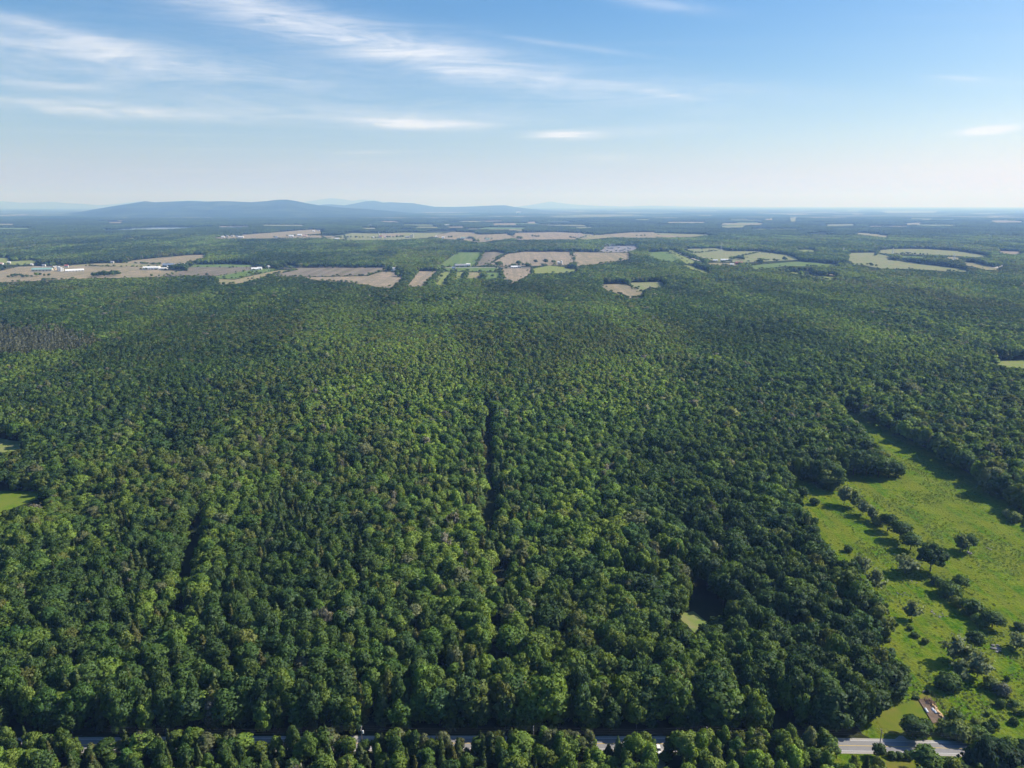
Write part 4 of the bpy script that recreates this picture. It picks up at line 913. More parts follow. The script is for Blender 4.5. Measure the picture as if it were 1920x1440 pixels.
# ------------------------------------------------------------------ single trees: the ones that show largest
def place_tree(name, kitname, vi, x, y, r_, h_, rot, col, label, cat, group, z=0.0, parts=('crown', 'trunk')):
    K = KIT[kitname][vi % len(KIT[kitname])]
    e = empty(name, (x, y, z), rot, label=label, category=cat)
    if group: e['group'] = group
    f = r_ / K['R']; e.scale = (f, f, h_ / K['H'])
    c = link(parts[0], K['crown'], e); c['col'] = [float(v) for v in col]
    link(parts[1], K['trunk'], e)
    return e
def ordn(n): return '%d%s' % (n, 'th' if 10 <= n % 100 <= 20 else {1: 'st', 2: 'nd', 3: 'rd'}.get(n % 10, 'th'))
def tone(c):
    s = c.sum(); 
    if c[2] > .75 * c[0] and s < .20: return 'bluish green'
    if s < .19: return 'dark green'
    if s > .33: return 'yellow green'
    if c[0] > .72 * c[1]: return 'olive green'
    return 'mid green'
si = np.where(single)[0]
off = road_off(T['x'][si], T['y'][si])
belt = np.where(off < 0, -1, np.floor(off / 7.5)).astype(int)
WHERE = {-1: 'on the near road side', 0: 'in the front row beyond the road'}
for con in (False, True):
    for bl in sorted(set(belt)):
        sel = si[(belt == bl) & ((T['kind'][si] == 3) == con)]
        sel = sel[np.argsort(ppx[sel])]
        wh = WHERE.get(bl, 'in the %s row beyond the road' % ordn(bl + 1))
        for n_, i in enumerate(sel):
            k = KN[T['kind'][i]]
            if con: nm, cat, lab = 'conifer_tree', 'conifer', 'slim pointed conifer %s, %s conifer from left' % (wh, ordn(n_ + 1))
            else:
                nm, cat = 'broadleaf_tree', 'tree'
                lab = '%s %s tree %s, %s from left' % (tone(T['col'][i]), {'round': 'round', 'tall': 'narrow', 'big': 'broad', 'feather': 'bare', 'edge': 'bushy'}[k], wh, ordn(n_ + 1))
            place_tree(nm, k, var[i], T['x'][i], T['y'][i], T['r'][i], T['h'][i], T['rot'][i], T['col'][i], lab, cat, 'conifers near the road' if con else 'broadleaf trees near the road')
# ------------------------------------------------------------------ trees and shrubs of the meadow
G_D, G_M, G_L, G_G, G_O = (.056, .104, .028), (.090, .152, .034), (.115, .190, .036), (.205, .25, .12), (.155, .205, .055)
MEADOW_PLANTS = [  # model, base x, y in the photo, width px, height/width, colour, label
    ('big', 1744, 1071, 46, 1.0, G_D, 'large dark round tree at the lower end of the meadow tree row'),
    ('round', 1664, 996, 29, 1.05, G_D, 'topmost dark round tree of the row across the meadow'),
    ('round', 1687, 1013, 38, .85, G_D, 'second dark tree from the top of the meadow row'),
    ('round', 1707, 1032, 34, .85, G_M, 'third tree of the meadow row just above the large dark one'),
    ('feather', 1697, 1075, 45, .72, G_G, 'wide grey feathery willow left of the large dark meadow tree'),
    ('feather', 1800, 1035, 34, .95, G_O, 'left half of the olive willow pair standing alone in the meadow'),
    ('round', 1815, 1034, 30, 1.0, G_M, 'right and greener tree of the pair alone in the meadow'),
    ('shrub', 1590, 1034, 15, .8, G_M, 'small round bush alone at the left edge of the meadow'),
    ('shrub', 1755, 1095, 20, .75, G_M, 'small bush at the upper left of the double shrub'),
    ('shrub', 1776, 1116, 38, .72, G_M, 'broad green shrub, lower left of the double shrub'),
    ('round', 1799, 1107, 28, .95, G_M, 'upright green tree, upper right of the double shrub'),
    ('shrub', 1791, 1135, 22, .8, G_O, 'small olive shrub below the double shrub'),
    ('shrub', 1820, 1150, 42, .65, G_M, 'broad shrub at the top of the middle meadow clump'),
    ('shrub', 1838, 1172, 26, .75, G_L, 'light green shrub at the foot of the middle meadow clump'),
    ('round', 1860, 1177, 35, .85, G_M, 'round tree at the right end of the middle meadow clump'),
    ('feather', 1709, 1161, 34, .95, G_G, 'grey feathery willow in the middle of the lower meadow'),
    ('shrub', 1706, 1181, 11, .7, G_M, 'tiny bush below the grey willow, topmost of three'),
    ('shrub', 1716, 1194, 14, .6, G_M, 'tiny bush below the grey willow, middle of three'),
    ('shrub', 1735, 1206, 14, .7, G_O, 'tiny bush below the grey willow, rightmost of three'),
    ('shrub', 1680, 1173, 9, .8, G_M, 'tiny bush left of the grey willow at the forest edge'),
    ('round', 1826, 1219, 30, 1.15, G_D, 'small open tree showing its trunk above the big willow clump'),
    ('feather', 1788, 1240, 46, 1.0, G_G, 'grey willow at the upper left of the big willow clump'),
    ('feather', 1832, 1270, 48, .95, G_G, 'grey willow at the right of the big willow clump'),
    ('feather', 1802, 1274, 42, .85, G_G, 'grey willow at the lower middle of the big willow clump'),
    ('feather', 1812, 1246, 40, .9, G_O, 'olive willow in the middle of the big willow clump'),
    ('shrub', 1777, 1291, 40, .78, G_M, 'green round shrub at the lower left of the willow clump'),
    ('feather', 1906, 1217, 36, .8, G_G, 'grey willow by the rocks at the right frame edge'),
    ('shrub', 1912, 1180, 20, .7, G_O, 'small olive shrub above the right edge willow'),
    ('shrub', 1878, 1304, 26, .85, (.17, .19, .145), 'pale blossoming shrub in the right lower meadow'),
    ('shrub', 1858, 1290, 28, .8, G_O, 'dark olive shrub left of the pale blossoming one'),
    ('shrub', 1887, 1277, 9, 1.2, G_M, 'tiny upright bush above the pale blossoming shrub'),
    ('shrub', 1850, 1252, 9, 1.2, G_M, 'tiny upright bush right of the big willow clump'),
    ('shrub', 1875, 1325, 16, .85, G_M, 'round bush below the pale blossoming shrub'),
    ('shrub', 1899, 1325, 15, .9, G_M, 'round bush by the right frame edge, topmost of the scattered ones'),
    ('shrub', 1902, 1338, 12, .9, G_O, 'small olive bush between the scattered ones at right'),
    ('shrub', 1916, 1342, 13, .9, G_M, 'small bush touching the right frame edge'),
    ('shrub', 1901, 1358, 14, .9, G_M, 'lowest of the scattered round bushes at right'),
    ('shrub', 1851, 1342, 9, .9, G_M, 'tiny bush alone above the paired bushes at lower right'),
    ('shrub', 1828, 1359, 14, .9, G_O, 'small olive bush left of the paired bushes at lower right'),
    ('shrub', 1862, 1366, 19, .95, G_D, 'upper right one of the paired dark bushes'),
    ('shrub', 1849, 1374, 21, .9, G_D, 'lower left one of the paired dark bushes'),
    ('round', 1711, 1384, 44, .80, G_D, 'dark round tree on the lawn beside the driveway'),
    ('shrub', 1731, 1374, 28, .95, G_D, 'smaller tree leaning on the dark round lawn tree'),
    ('shrub', 1775, 1377, 36, .62, G_O, 'left end of the spreading shrub by the garden'),
    ('shrub', 1798, 1384, 44, .68, G_O, 'middle of the spreading shrubs between garden and road'),
    ('shrub', 1825, 1387, 42, .65, G_M, 'right end of the spreading shrubs by the road'),
    ('shrub', 1791, 1349, 26, .7, G_M, 'low green shrub at the end of the wire fence'),
    ('shrub', 1740, 1300, 8, 1.0, G_D, 'clipped dark cedar bush at the top of the lawn'),
    ('shrub', 1712, 1310.6, 6, .8, G_D, 'left one of two tiny dark bushes above the garden'),
    ('shrub', 1719, 1311, 8, .7, G_D, 'right one of two tiny dark bushes above the garden'),
    ('round', 1647, 1421, 23, 1.25, G_D, 'small tree on the near road verge in front of the asphalt'),
    ('shrub', 1672, 1420, 16, .75, G_M, 'left shrub of the low hedge on the near road verge'),
    ('shrub', 1686, 1421, 16, .7, G_D, 'middle shrub of the low hedge on the near road verge'),
    ('shrub', 1702, 1421, 17, .7, G_M, 'right shrub of the low hedge on the near road verge'),
    ('tall', 1732, 1452, 42, 1.5, G_L, 'light green tall tree in front of the road at lower right'),
    ('round', 1762, 1462, 44, 1.0, G_L, 'light green tree at the bottom edge right of the tall one'),
    ('spruce', 1832, 1466, 76, 1.25, (.020, .046, .018), 'huge dark spreading tree covering the road at lower right'),
    ('big', 1872, 1452, 78, .85, (.034, .072, .026), 'broad dark tree right behind the huge spreading one'),
    ('big', 1930, 1458, 72, .95, (.022, .050, .020), 'dark tree cut by the lower right corner'),
    ('round', 1788, 1446, 30, .8, G_D, 'dark bushy tree at the bottom edge left of the huge spreading one'),
    ('round', 1221, 1430, 22, 1.05, G_M, 'green tree left of the driveway with the white car'),
    ('round', 1247, 1431, 23, 1.0, G_L, 'light green tree right of the driveway with the white car'),
    ('big', 1600, 890, 44, .95, G_D, 'leftmost dark tree on the edge of the wood jutting into the meadow'),
    ('round', 1624, 893, 34, 1.1, G_D, 'second tree on the edge of the wood jutting into the meadow'),
    ('round', 1646, 895, 36, 1.0, G_M, 'third tree on the edge of the wood jutting into the meadow'),
    ('round', 1666, 896, 32, 1.0, G_D, 'last tree but one at the tip of the jutting wood'),
    ('edge', 1681, 893, 26, 1.0, G_M, 'tree at the very tip of the wood jutting into the meadow'),
    ('round', 1640, 876, 34, 1.0, G_M, 'tree behind the edge of the jutting wood'),
    ('shrub', 1502, 931, 22, .85, G_D, 'dark bush at the upper tip of the lower meadow'),
    ('shrub', 1527, 946, 14, .9, G_D, 'small dark bush below the upper meadow tip'),
    ('round', 1552, 918, 36, .95, G_O, 'left tree of the olive clump where the meadow row begins'),
    ('tall', 1570, 920, 26, 1.5, G_M, 'tall tree of the olive clump where the meadow row begins'),
    ('feather', 1582, 947, 30, 1.2, G_G, 'tall grey willow near the top of the meadow row'),
    ('feather', 1601, 952, 28, 1.1, G_O, 'olive willow right of the tall grey willow'),
    ('feather', 1618, 966, 30, .95, G_G, 'pale grey willow in the upper middle of the meadow row'),
    ('feather', 1634, 976, 26, .95, G_G, 'pale grey willow just above the small olive bush'),
    ('shrub', 1646, 985, 20, .9, G_O, 'small olive bush left of the topmost dark round tree'),
    ('shrub', 1900, 978, 24, .8, G_O, 'olive bush at the right edge of the upper meadow'),
    ('shrub', 1886, 970, 14, 1.1, G_G, 'slim grey bush at the right edge of the upper meadow'),
    ('feather', 1530, 1026, 16, .8, G_G, 'small grey bush where forest and lower meadow meet'),
    ('tall', 1603, 775, 14, 1.3, G_D, 'single tree in the narrow upper end of the meadow strip'),
    ('feather', 1640, 1108, 34, 1.1, G_G, 'grey feathery willow at the forest edge beside the lower meadow'),
    ('feather', 1612, 1082, 36, 1.15, G_G, 'upper grey willow at the forest edge beside the lower meadow'),
]
for k, (mdl, px, py, wpx, hw, col, lab) in enumerate(MEADOW_PLANTS):
    x, y = gp(px, py); w = wpx * mpp(px, py)
    r_ = w * (.60 if mdl == 'feather' else .53); h_ = w * hw * (1.06 if mdl in ('shrub', 'feather') else 1.15)
    if py > 1400: h_ = w * hw
    jit = 1 + .12 * (hash2(np.array([k]), np.array([3]), 5)[0] - .5)
    nm, cat = {'shrub': ('shrub', 'shrub'), 'feather': ('willow_shrub', 'willow'), 'spruce': ('meadow_tree', 'tree')}.get(mdl, ('meadow_tree', 'tree'))
    place_tree(nm, mdl, k, x, y, r_ * jit, h_, k * 1.7, col, lab, cat, 'trees and shrubs around the meadow', .0, ('foliage', 'stem') if mdl in ('shrub', 'feather') else ('crown', 'trunk'))

# ---- meadow grass tussocks
GSRC = bpy.data.collections.new('grass_sources')
for k in range(3):
    r = np.random.default_rng(300 + k); f = Fol(); n = 26
    th = r.uniform(0, 6.28, n); rd = r.uniform(0, .5, n)
    P = np.stack([rd * np.cos(th), rd * np.sin(th), r.uniform(.05, .3, n)], 1); D = unit(np.stack([np.cos(th), np.sin(th), np.full(n, .9)], 1))
    cv, cf = make_cards(P, D, .42, r, .5, 1.2, 1.0); f.add(cv, cf, unit(np.repeat(D, 4, 0) + np.array([0, 0, 1.2]) + r.normal(0, .3, (n * 4, 3))), np.repeat(r.uniform(.2, .8, n), 4))
    GSRC.objects.link(bpy.data.objects.new('tuft_%d' % k, fol_mesh('tuft', f)))
gx = rng.uniform(90, 520, 170000); gy = rng.uniform(200, 900, 170000)
ok = inpoly(gx, gy, MEADOW) & ~inpoly(gx, gy, LAWN)
ok &= rng.uniform(0, 1, len(gx)) < (.14 + 1.1 * sstep(fbm(gx, gy, 22, 61), .46, .66)) * np.clip(1.5 - gy / 700, .25, 1)
gx, gy = gx[ok], gy[ok]; n = len(gx); s = rng.uniform(.4, 1.15, n)
gc = np.array([.150, .215, .030]) * (.75 + .6 * fbm(gx, gy, 25, 62)[:, None]) * np.exp(rng.normal(0, .15, (n, 1)))
rt = np.zeros((n, 3)); rt[:, 2] = rng.uniform(0, 6.28, n)
scatter('meadow_grass', gx, gy, np.full(n, .04), np.stack([s, s, s * rng.uniform(.5, 1.2, n)], 1), rt, rng.integers(0, 3, n), gc, GSRC, kind='stuff', label='tussocks of green grass scattered over the meadow', category='grass')

# ------------------------------------------------------------------ far woods up to the horizon: one canopy
na, nr = 420, 230
aa = np.linspace(-R(46), R(46), na); rd = np.geomspace(9500, 69000, nr)
A, RD = np.meshgrid(aa, rd); FX, FY = RD * np.sin(A), RD * np.cos(A)
wood = sstep(fbm(FX, FY, 900, 91, 5), .40, .47)
FZ = .5 + wood * (11 + 6 * fbm(FX, FY, 160, 93, 3))
for P in POLYS:
    ins = inpoly(FX.ravel(), FY.ravel(), P).reshape(FX.shape)
    if ins.any(): wood = np.where(ins, 0, wood); FZ = np.where(ins, -2.0, FZ)
V = np.stack([FX, FY, FZ], -1).reshape(-1, 3)
Fq = [(j * na + i, j * na + i + 1, (j + 1) * na + i + 1, (j + 1) * na + i) for j in range(nr - 1) for i in range(na - 1)]
m, nt_, out = nmat('far canopy')
at = N(nt_, 'ShaderNodeAttribute', attribute_type='GEOMETRY', attribute_name='wood')
geo = N(nt_, 'ShaderNodeNewGeometry'); nz = N(nt_, 'ShaderNodeTexNoise'); nz.inputs['Scale'].default_value = 1 / 700; nz.inputs['Detail'].default_value = 9; L(nt_, geo.outputs['Position'], nz.inputs['Vector'])
nz2 = N(nt_, 'ShaderNodeTexNoise'); nz2.inputs['Scale'].default_value = 1 / 2600; nz2.inputs['Detail'].default_value = 4; L(nt_, geo.outputs['Position'], nz2.inputs['Vector'])
cw = mixc(nt_, nz.outputs[0], (.018, .042, .018), (.05, .09, .032))
cf_ = mixc(nt_, math_n(nt_, 'MULTIPLY', math_n(nt_, 'SUBTRACT', nz2.outputs[0], .4), 4, True), (.12, .17, .07), (.30, .26, .17))
cc = mixc(nt_, at.outputs['Fac'], cf_, cw); bs = N(nt_, 'ShaderNodeBsdfDiffuse'); L(nt_, cc, bs.inputs[0]); L(nt_, bs.outputs[0], out.inputs[0])
me = mesh_from('far_forest', V, Fq, [m], None, False)
a_ = me.attributes.new('wood', 'FLOAT', 'POINT'); a_.data.foreach_set('value', wood.ravel().astype(np.float32))
link('far_forest', me, kind='stuff', label='distant blue green woods reaching to the horizon', category='forest')

# ------------------------------------------------------------------ blue hills on the horizon
M_HILL = ground_mat('wooded hillside', [(.022, .048, .02), (.07, .10, .045), (.03, .05, .026)], (420, 1500))
def range_of(name, prof, dist, depth, seed, rough=.26):
    prof = np.array(prof, float); n = 260; xs = np.linspace(prof[0, 0], prof[-1, 0], n); ys = np.interp(xs, prof[:, 0], prof[:, 1])
    ys = ys + .55 * (fbm(xs * 1.0, xs * 0 + seed * 9, 22, seed + 3, 4) - .5) * np.clip((400 - ys) / 12, 0, 1)
    m_ = 41; V = []
    hs_ = []; X0 = []
    for px, py in zip(xs, ys):
        d = ray(px, py); t = dist / d[1]; X0.append(d[0] * t); hs_.append(max(0, H + d[2] * t))
    X0, hs_ = np.array(X0), np.array(hs_)
    s = np.linspace(-1, 1, m_)
    for j in range(m_):
        yy = dist + s[j] * depth; sc = yy / dist
        env = (1 - abs(s[j])) ** 1.25
        spur = 1 + (rough * 3.5) * (fbm(X0, np.full(n, yy), depth * .22, seed, 5) - .5) * (1 - env ** 3) * 1.6
        z = hs_ * env * spur - 12 * (abs(s[j]) > .98) - 1
        V.append(np.stack([X0 * sc, np.full(n, yy), z], 1))
    V = np.concatenate(V); Fq = [(j * n + i, j * n + i + 1, (j + 1) * n + i + 1, (j + 1) * n + i) for j in range(m_ - 1) for i in range(n - 1)]
    link(name, mesh_from(name, V, Fq, [M_HILL], None, True), kind='structure')
range_of('hills', [(105, 403), (150, 397.5), (185, 391), (215, 386), (245, 381.5), (272, 377), (290, 379), (320, 378), (355, 376.5), (385, 378), (420, 377), (470, 379), (500, 377), (520, 374.5), (538, 374.3), (556, 377), (575, 381), (600, 385), (640, 389), (690, 392), (740, 396), (800, 403)], 15000, 4600, 1)
range_of('hills', [(500, 397), (560, 391), (585, 387), (605, 383.5), (622, 383), (645, 385), (668, 381), (685, 377.5), (702, 376.5), (718, 380), (732, 379), (750, 380), (775, 381), (795, 384.5), (815, 387.5), (850, 388), (880, 387), (905, 386), (930, 385), (948, 385), (965, 388), (990, 391), (1010, 393), (1060, 397)], 23000, 5000, 2)
range_of('hills', [(500, 390), (540, 386), (575, 378), (600, 374), (622, 371.5), (640, 373), (660, 376.5), (678, 374), (700, 375), (730, 380), (770, 385), (820, 390)], 52000, 7000, 3)
range_of('hills', [(-420, 391), (-160, 385), (-80, 380), (0, 377), (40, 380), (75, 379.5), (100, 378.5), (125, 381), (155, 382), (185, 384.5), (215, 383), (240, 380), (262, 377.5), (290, 380), (330, 377), (365, 375.5), (400, 378), (440, 383), (500, 391)], 46000, 7000, 4)
range_of('hills', [(900, 391), (970, 387.5), (1000, 383.5), (1018, 380.5), (1032, 377.8), (1046, 380), (1070, 382.5), (1100, 385), (1140, 386.5), (1180, 387), (1215, 385.8), (1240, 386), (1280, 387), (1340, 388), (1400, 388.6), (1500, 390.5)], 50000, 7000, 5)

# ------------------------------------------------------------------ buildings of the plain
PAINT = {'white': (.78, .78, .77), 'cream': (.62, .58, .47), 'tan': (.46, .38, .28), 'brown': (.2, .13, .1), 'lightgrey': (.55, .55, .54), 'red': (.28, .06, .05), 'pink': (.62, .48, .42), 'silo': (.5, .52, .54), 'brick': (.33, .2, .14),
         'teal': (.24, .40, .37), 'greyroof': (.3, .31, .33), 'brownroof': (.16, .09, .075), 'paleroof': (.72, .73, .74), 'redroof': (.32, .09, .07), 'pinkroof': (.5, .34, .3), 'blueroof': (.2, .25, .33), 'greenroof': (.3, .4, .35)}
PM = {k: plain(k + ' paint', v, .6, .1, .4) for k, v in PAINT.items()}
M_DARK = plain('dark glass', (.03, .035, .04), .2, .1, 1, .5)
M_DOOR = plain('door paint', (.22, .2, .18), .6, .1, 1)
def building(kind, px, py, lpx, wid, hgt, turn, wall, roof, label, cat):
    x, y = gp(px, py); Ln = lpx * mpp(px, py); face = math.atan2(-x, y)
    e = empty({'silo': 'silo', 'church': 'church', 'house': 'farm_house', 'block': 'tall_building', 'arch': 'arched_barn'}.get(kind, cat if cat in ('barn', 'shed') else 'barn'), (x, y, 0), R(turn) + face * .3, label=label, category=cat, group='buildings of the plain')
    w2, l2 = wid / 2, Ln / 2
    if kind == 'silo':
        r_ = Ln / 2
        b = MB(); b.lathe([(r_, 0), (r_, wid * .25), (r_ * 1.02, wid * .26), (r_, wid * .27), (r_, wid * .5), (r_ * 1.02, wid * .51), (r_, wid * .52), (r_, wid * .82)], 16); b.build('wall', PM[wall], e, smooth=False)
        b = MB(); b.lathe([(r_ * 1.04, wid * .82), (r_ * .9, wid * .9), (r_ * .55, wid * .97), (r_ * .12, wid)], 16); b.build('dome', PM[roof], e, smooth=True)
        b = MB(); b.box(-r_ * .12, r_ * .12, -r_ * 1.2, -r_ * .99, 0, wid * .8); b.build('ladder_chute', PM['lightgrey'], e)
        return
    if kind == 'arch':
        prof = [(-w2, 0), (-w2, hgt * .45)] + [(-w2 * math.cos(t), hgt * .45 + hgt * .62 * math.sin(t)) for t in np.linspace(.15, math.pi - .15, 11)] + [(w2, hgt * .45), (w2, 0)]
        MB().prism(prof, -l2, l2).build('wall', PM[wall], e)
        ro = [(-(w2 + .25) * math.cos(t), hgt * .45 + (hgt * .62 + .25) * math.sin(t)) for t in np.linspace(.0, math.pi, 13)]; ri = [(p * .985, q - .12) for p, q in ro[::-1]]
        MB().prism(ro + ri, -l2 - .3, l2 + .3).build('roof', PM[roof], e, smooth=False)
        rh = 0
    else:
        rise = wid * (.16 if kind == 'block' else .28 if kind in ('barn',) else .38)
        MB().prism([(-w2, 0), (-w2, hgt), (0, hgt + rise), (w2, hgt), (w2, 0)], -l2, l2).build('wall', PM[wall], e)
        ov = .5; t = .25; sl_ = rise / w2
        ro = MB().prism([(-w2 - ov, hgt - ov * sl_ + .02), (-w2 - ov, hgt - ov * sl_ + t), (0, hgt + rise + t + .05), (w2 + ov, hgt - ov * sl_ + t), (w2 + ov, hgt - ov * sl_ + .02), (0, hgt + rise + .02)], -l2 - ov, l2 + ov).build('roof', PM[roof], e)
        if kind == 'house': MB().box(l2 * .3, l2 * .3 + .8, -.4, .4, hgt + rise * .6, hgt + rise + 1.1).build('chimney', PM['brick'], ro)
        if kind == 'barn' and Ln > 18:
            for q in (-.5, 0, .5): MB().lathe([(.5, hgt + rise * .9), (.5, hgt + rise + .9), (.7, hgt + rise + 1.0), (.1, hgt + rise + 1.5)], 8, (q * Ln * .7, 0)).build('roof_vent', PM['lightgrey'], ro)
    # doors and windows on the side towards the camera, a gate in the gable ends
    n = max(2, min(6, int(Ln / 6)))
    for q in range(n):
        cx = -l2 + (q + .5) * Ln / n; ww = min(1.6, Ln / n * .3); z0 = hgt * .35 if hgt < 12 else hgt * .4
        if kind == 'arch': z0 = hgt * .15
        z1 = min(z0 + 1.6, hgt * .8) if hgt < 12 else hgt * .75
        if kind == 'arch': z1 = hgt * .38
        if q == n // 2: MB().box(cx - ww, cx + ww, -w2 - .06, -w2 + .1, 0, min(hgt * (.42 if kind == 'arch' else .8), 4)).build('door', M_DOOR, e)
        else: MB().box(cx - ww, cx + ww, -w2 - .05, -w2 + .1, z0, z1).build('window', M_DARK, e)
    for s in (-1, 1):
        MB().box(s * l2 - .06, s * l2 + .06, -w2 * .4, w2 * .4, 0, min(hgt * .75, 4.2)).build('gable_door', M_DOOR, e)
    if kind == 'church':
        s = MB(); s.box(-l2 - 5, -l2, -2.5, 2.5, 0, 20); s.build('tower', PM['white'], e)
        s = MB(); s.lathe([(3.4, 20), (1.2, 30), (.1, 40)], 8, (-l2 - 2.5, 0)); s.build('steeple', PM['lightgrey'], e)
for b_ in BUILD: building(*b_)

# ------------------------------------------------------------------ power line towers and substation
M_STEEL = plain('galvanised steel', (.62, .63, .64), .5, .1, 1, .5)
def pylon(px, py, hm, turn, label, thick=.22, group='power line towers'):
    x, y = gp(px, py); e = empty('power_tower', (x, y, 0), R(turn), label=label, category='pylon', group=group)
    w0, w1 = hm * .13, hm * .03; cor = [(-1, -1), (1, -1), (1, 1), (-1, 1)]; zw = hm * .62
    for cx, cy_ in cor: MB().tube((cx * w0, cy_ * w0, 0), (cx * w1, cy_ * w1, zw), thick, thick * .8, 4).tube((cx * w1, cy_ * w1, zw), (cx * w1 * .6, cy_ * w1 * .6, hm * .96), thick * .8, thick * .6, 4).build('leg', M_STEEL, e)
    b = MB(); nl = 7
    def at_(k):
        z = zw * k / nl; w = w0 + (w1 - w0) * k / nl; return z, w
    for k in range(nl):
        z0, wa = at_(k); z1, wb = at_(k + 1)
        for i in range(4):
            a, c = cor[i], cor[(i + 1) % 4]
            b.tube((a[0] * wa, a[1] * wa, z0), (c[0] * wb, c[1] * wb, z1), thick * .6, None, 3); b.tube((c[0] * wa, c[1] * wa, z0), (a[0] * wb, a[1] * wb, z1), thick * .6, None, 3)
    b.build('bracing', M_STEEL, e)
    for z, wx in ((.66, .19), (.78, .24), (.90, .16)):
        q = MB()
        for s in (-1, 1):
            q.tube((0, -w1, hm * z), (s * hm * wx, 0, hm * z), thick * .6, None, 3).tube((0, w1, hm * z), (s * hm * wx, 0, hm * z), thick * .6, None, 3).tube((0, 0, hm * (z + .06)), (s * hm * wx, 0, hm * z), thick * .6, None, 3).tube((s * hm * wx, 0, hm * z), (s * hm * wx, 0, hm * (z - .06)), thick * .5, None, 3)
        q.build('cross_arm', M_STEEL, e)
    MB().tube((0, 0, hm * .93), (0, 0, hm), thick, .05, 4).build('peak', M_STEEL, e)
pylon(1581, 477, 27, 30, 'leftmost of three lattice power towers in the pale green fields')
pylon(1673, 482, 34, 30, 'tallest and middle lattice power tower in the pale green fields', .3)
pylon(1789, 488.6, 25, 30, 'rightmost of three lattice power towers, above the hedge', .26)
pylon(1086, 452, 46, 0, 'left of two distant lattice power towers in the tan plain', .28)
pylon(1096, 452, 48, 0, 'right of two distant lattice power towers in the tan plain', .28)
pylon(1352, 470, 34, 20, 'lattice power tower at the far edge of the olive field', .2)
# substation
x, y = gp(1160, 467)
e = empty('substation', (x, y, 0), 0, label='electrical substation of grey steel frames on a pale gravel yard', category='substation')
sh = sheet('gravel_yard', SUB, plain('substation gravel', (.22, .205, .205), .95, .1, .1), .35); sh.parent = e; sh.location = (sh.location.x - x, sh.location.y - y, .35)
r = random.Random(4)
gan = None
for k in range(34):
    px = r.uniform(1134, 1188); py = r.uniform(463, 470.5); gx_, gy_ = gp(px, py)
    if gan is None:
        b = MB(); 
        for sx in (-9, 9): b.tube((sx, 0, 0), (sx, 0, 15), .32, .22, 4).tube((sx, 0, 14), (sx, 0, 19), .12, .05, 4)
        b.box(-9, 9, -.4, .4, 13.4, 14.2)
        gan = b.mesh('gantry', M_STEEL)
    o = link('gantry', gan, e, (gx_ - x, gy_ - y, .3)); o.rotation_euler = (0, 0, r.choice((0, 0, 1.57))); s_ = r.uniform(.7, 1.2); o.scale = (s_, s_, s_)
tr = None
for k in range(12):
    px = r.uniform(1136, 1184); py = r.uniform(465, 471.5); gx_, gy_ = gp(px, py)
    if tr is None:
        b = MB(); b.box(-4, 4, -2.5, 2.5, .4, 4.5); b.box(-5, -4.1, -2, 2, .6, 4); b.box(4.1, 5, -2, 2, .6, 4)
        for q in (-2, 0, 2): b.lathe([(.35, 4.4), (.35, 6.4), (.1, 6.8)], 6, (q, 0))
        tr = b.mesh('transformer', PM['lightgrey'])
    link('transformer', tr, e, (gx_ - x, gy_ - y, .3))

# ------------------------------------------------------------------ utility poles and wire along the near side of the road
M_POLE = plain('weathered pole wood', (.24, .21, .18), .9, .2, 2)
M_WIRE = plain('wire', (.16, .16, .17), .5, .05, 1)
poles = []
for px, lab in ((680, 'leftmost utility pole with white transformer rising over the near roadside trees'), (1000, 'utility pole second from left on the near road side'), (1322, 'utility pole third from left on the near road side'), (1643, 'rightmost utility pole behind the small verge tree')):
    xx = gp(px, 1412)[0]; yy = float(np.interp(xx, RX, RY)) - 4.3
    e = empty('utility_pole', (xx, yy, 0), 0, label=lab, category='utility pole', group='utility poles along the road')
    MB().tube((0, 0, -.5), (0, 0, 10.5), .17, .12, 8).build('pole', M_POLE, e)
    MB().box(-.06, .06, -1.1, 1.1, 9.6, 9.75).build('cross_arm', M_POLE, e)
    for s in (-1, 0, 1): MB().lathe([(.05, 9.75), (.07, 9.9), (.03, 9.98)], 6, (0, s * 1.0)).build('insulator', PM['white'], e)
    if px == 680: MB().lathe([(.3, 7.8), (.34, 7.9), (.34, 8.8), (.2, 8.95)], 10, (.45, 0)).build('transformer', PM['lightgrey'], e)
    poles.append((xx, yy))
x0 = poles[0][0] - 85; x1 = poles[-1][0] + 95
allp = [(x0, float(np.interp(x0, RX, RY)) - 4.3)] + poles + [(x1, float(np.interp(x1, RX, RY)) - 4.3)]
for s in (-1.0, 0.0, 1.0):
    b = MB()
    for (xa, ya), (xb, yb) in zip(allp[:-1], allp[1:]):
        for k in range(12):
            t0, t1 = k / 12, (k + 1) / 12
            z = lambda t: 9.98 - 1.3 * 4 * t * (1 - t)
            b.tube((xa + (xb - xa) * t0, ya + (yb - ya) * t0 + s, z(t0)), (xa + (xb - xa) * t1, ya + (yb - ya) * t1 + s, z(t1)), .011, None, 4)
    b.build('overhead_wire', M_WIRE, None, label={-1.0: 'overhead wire nearest to the camera along the road', 0.0: 'middle one of three overhead wires along the road', 1.0: 'overhead wire nearest to the asphalt along the road'}[s], category='wire', group='overhead wires')

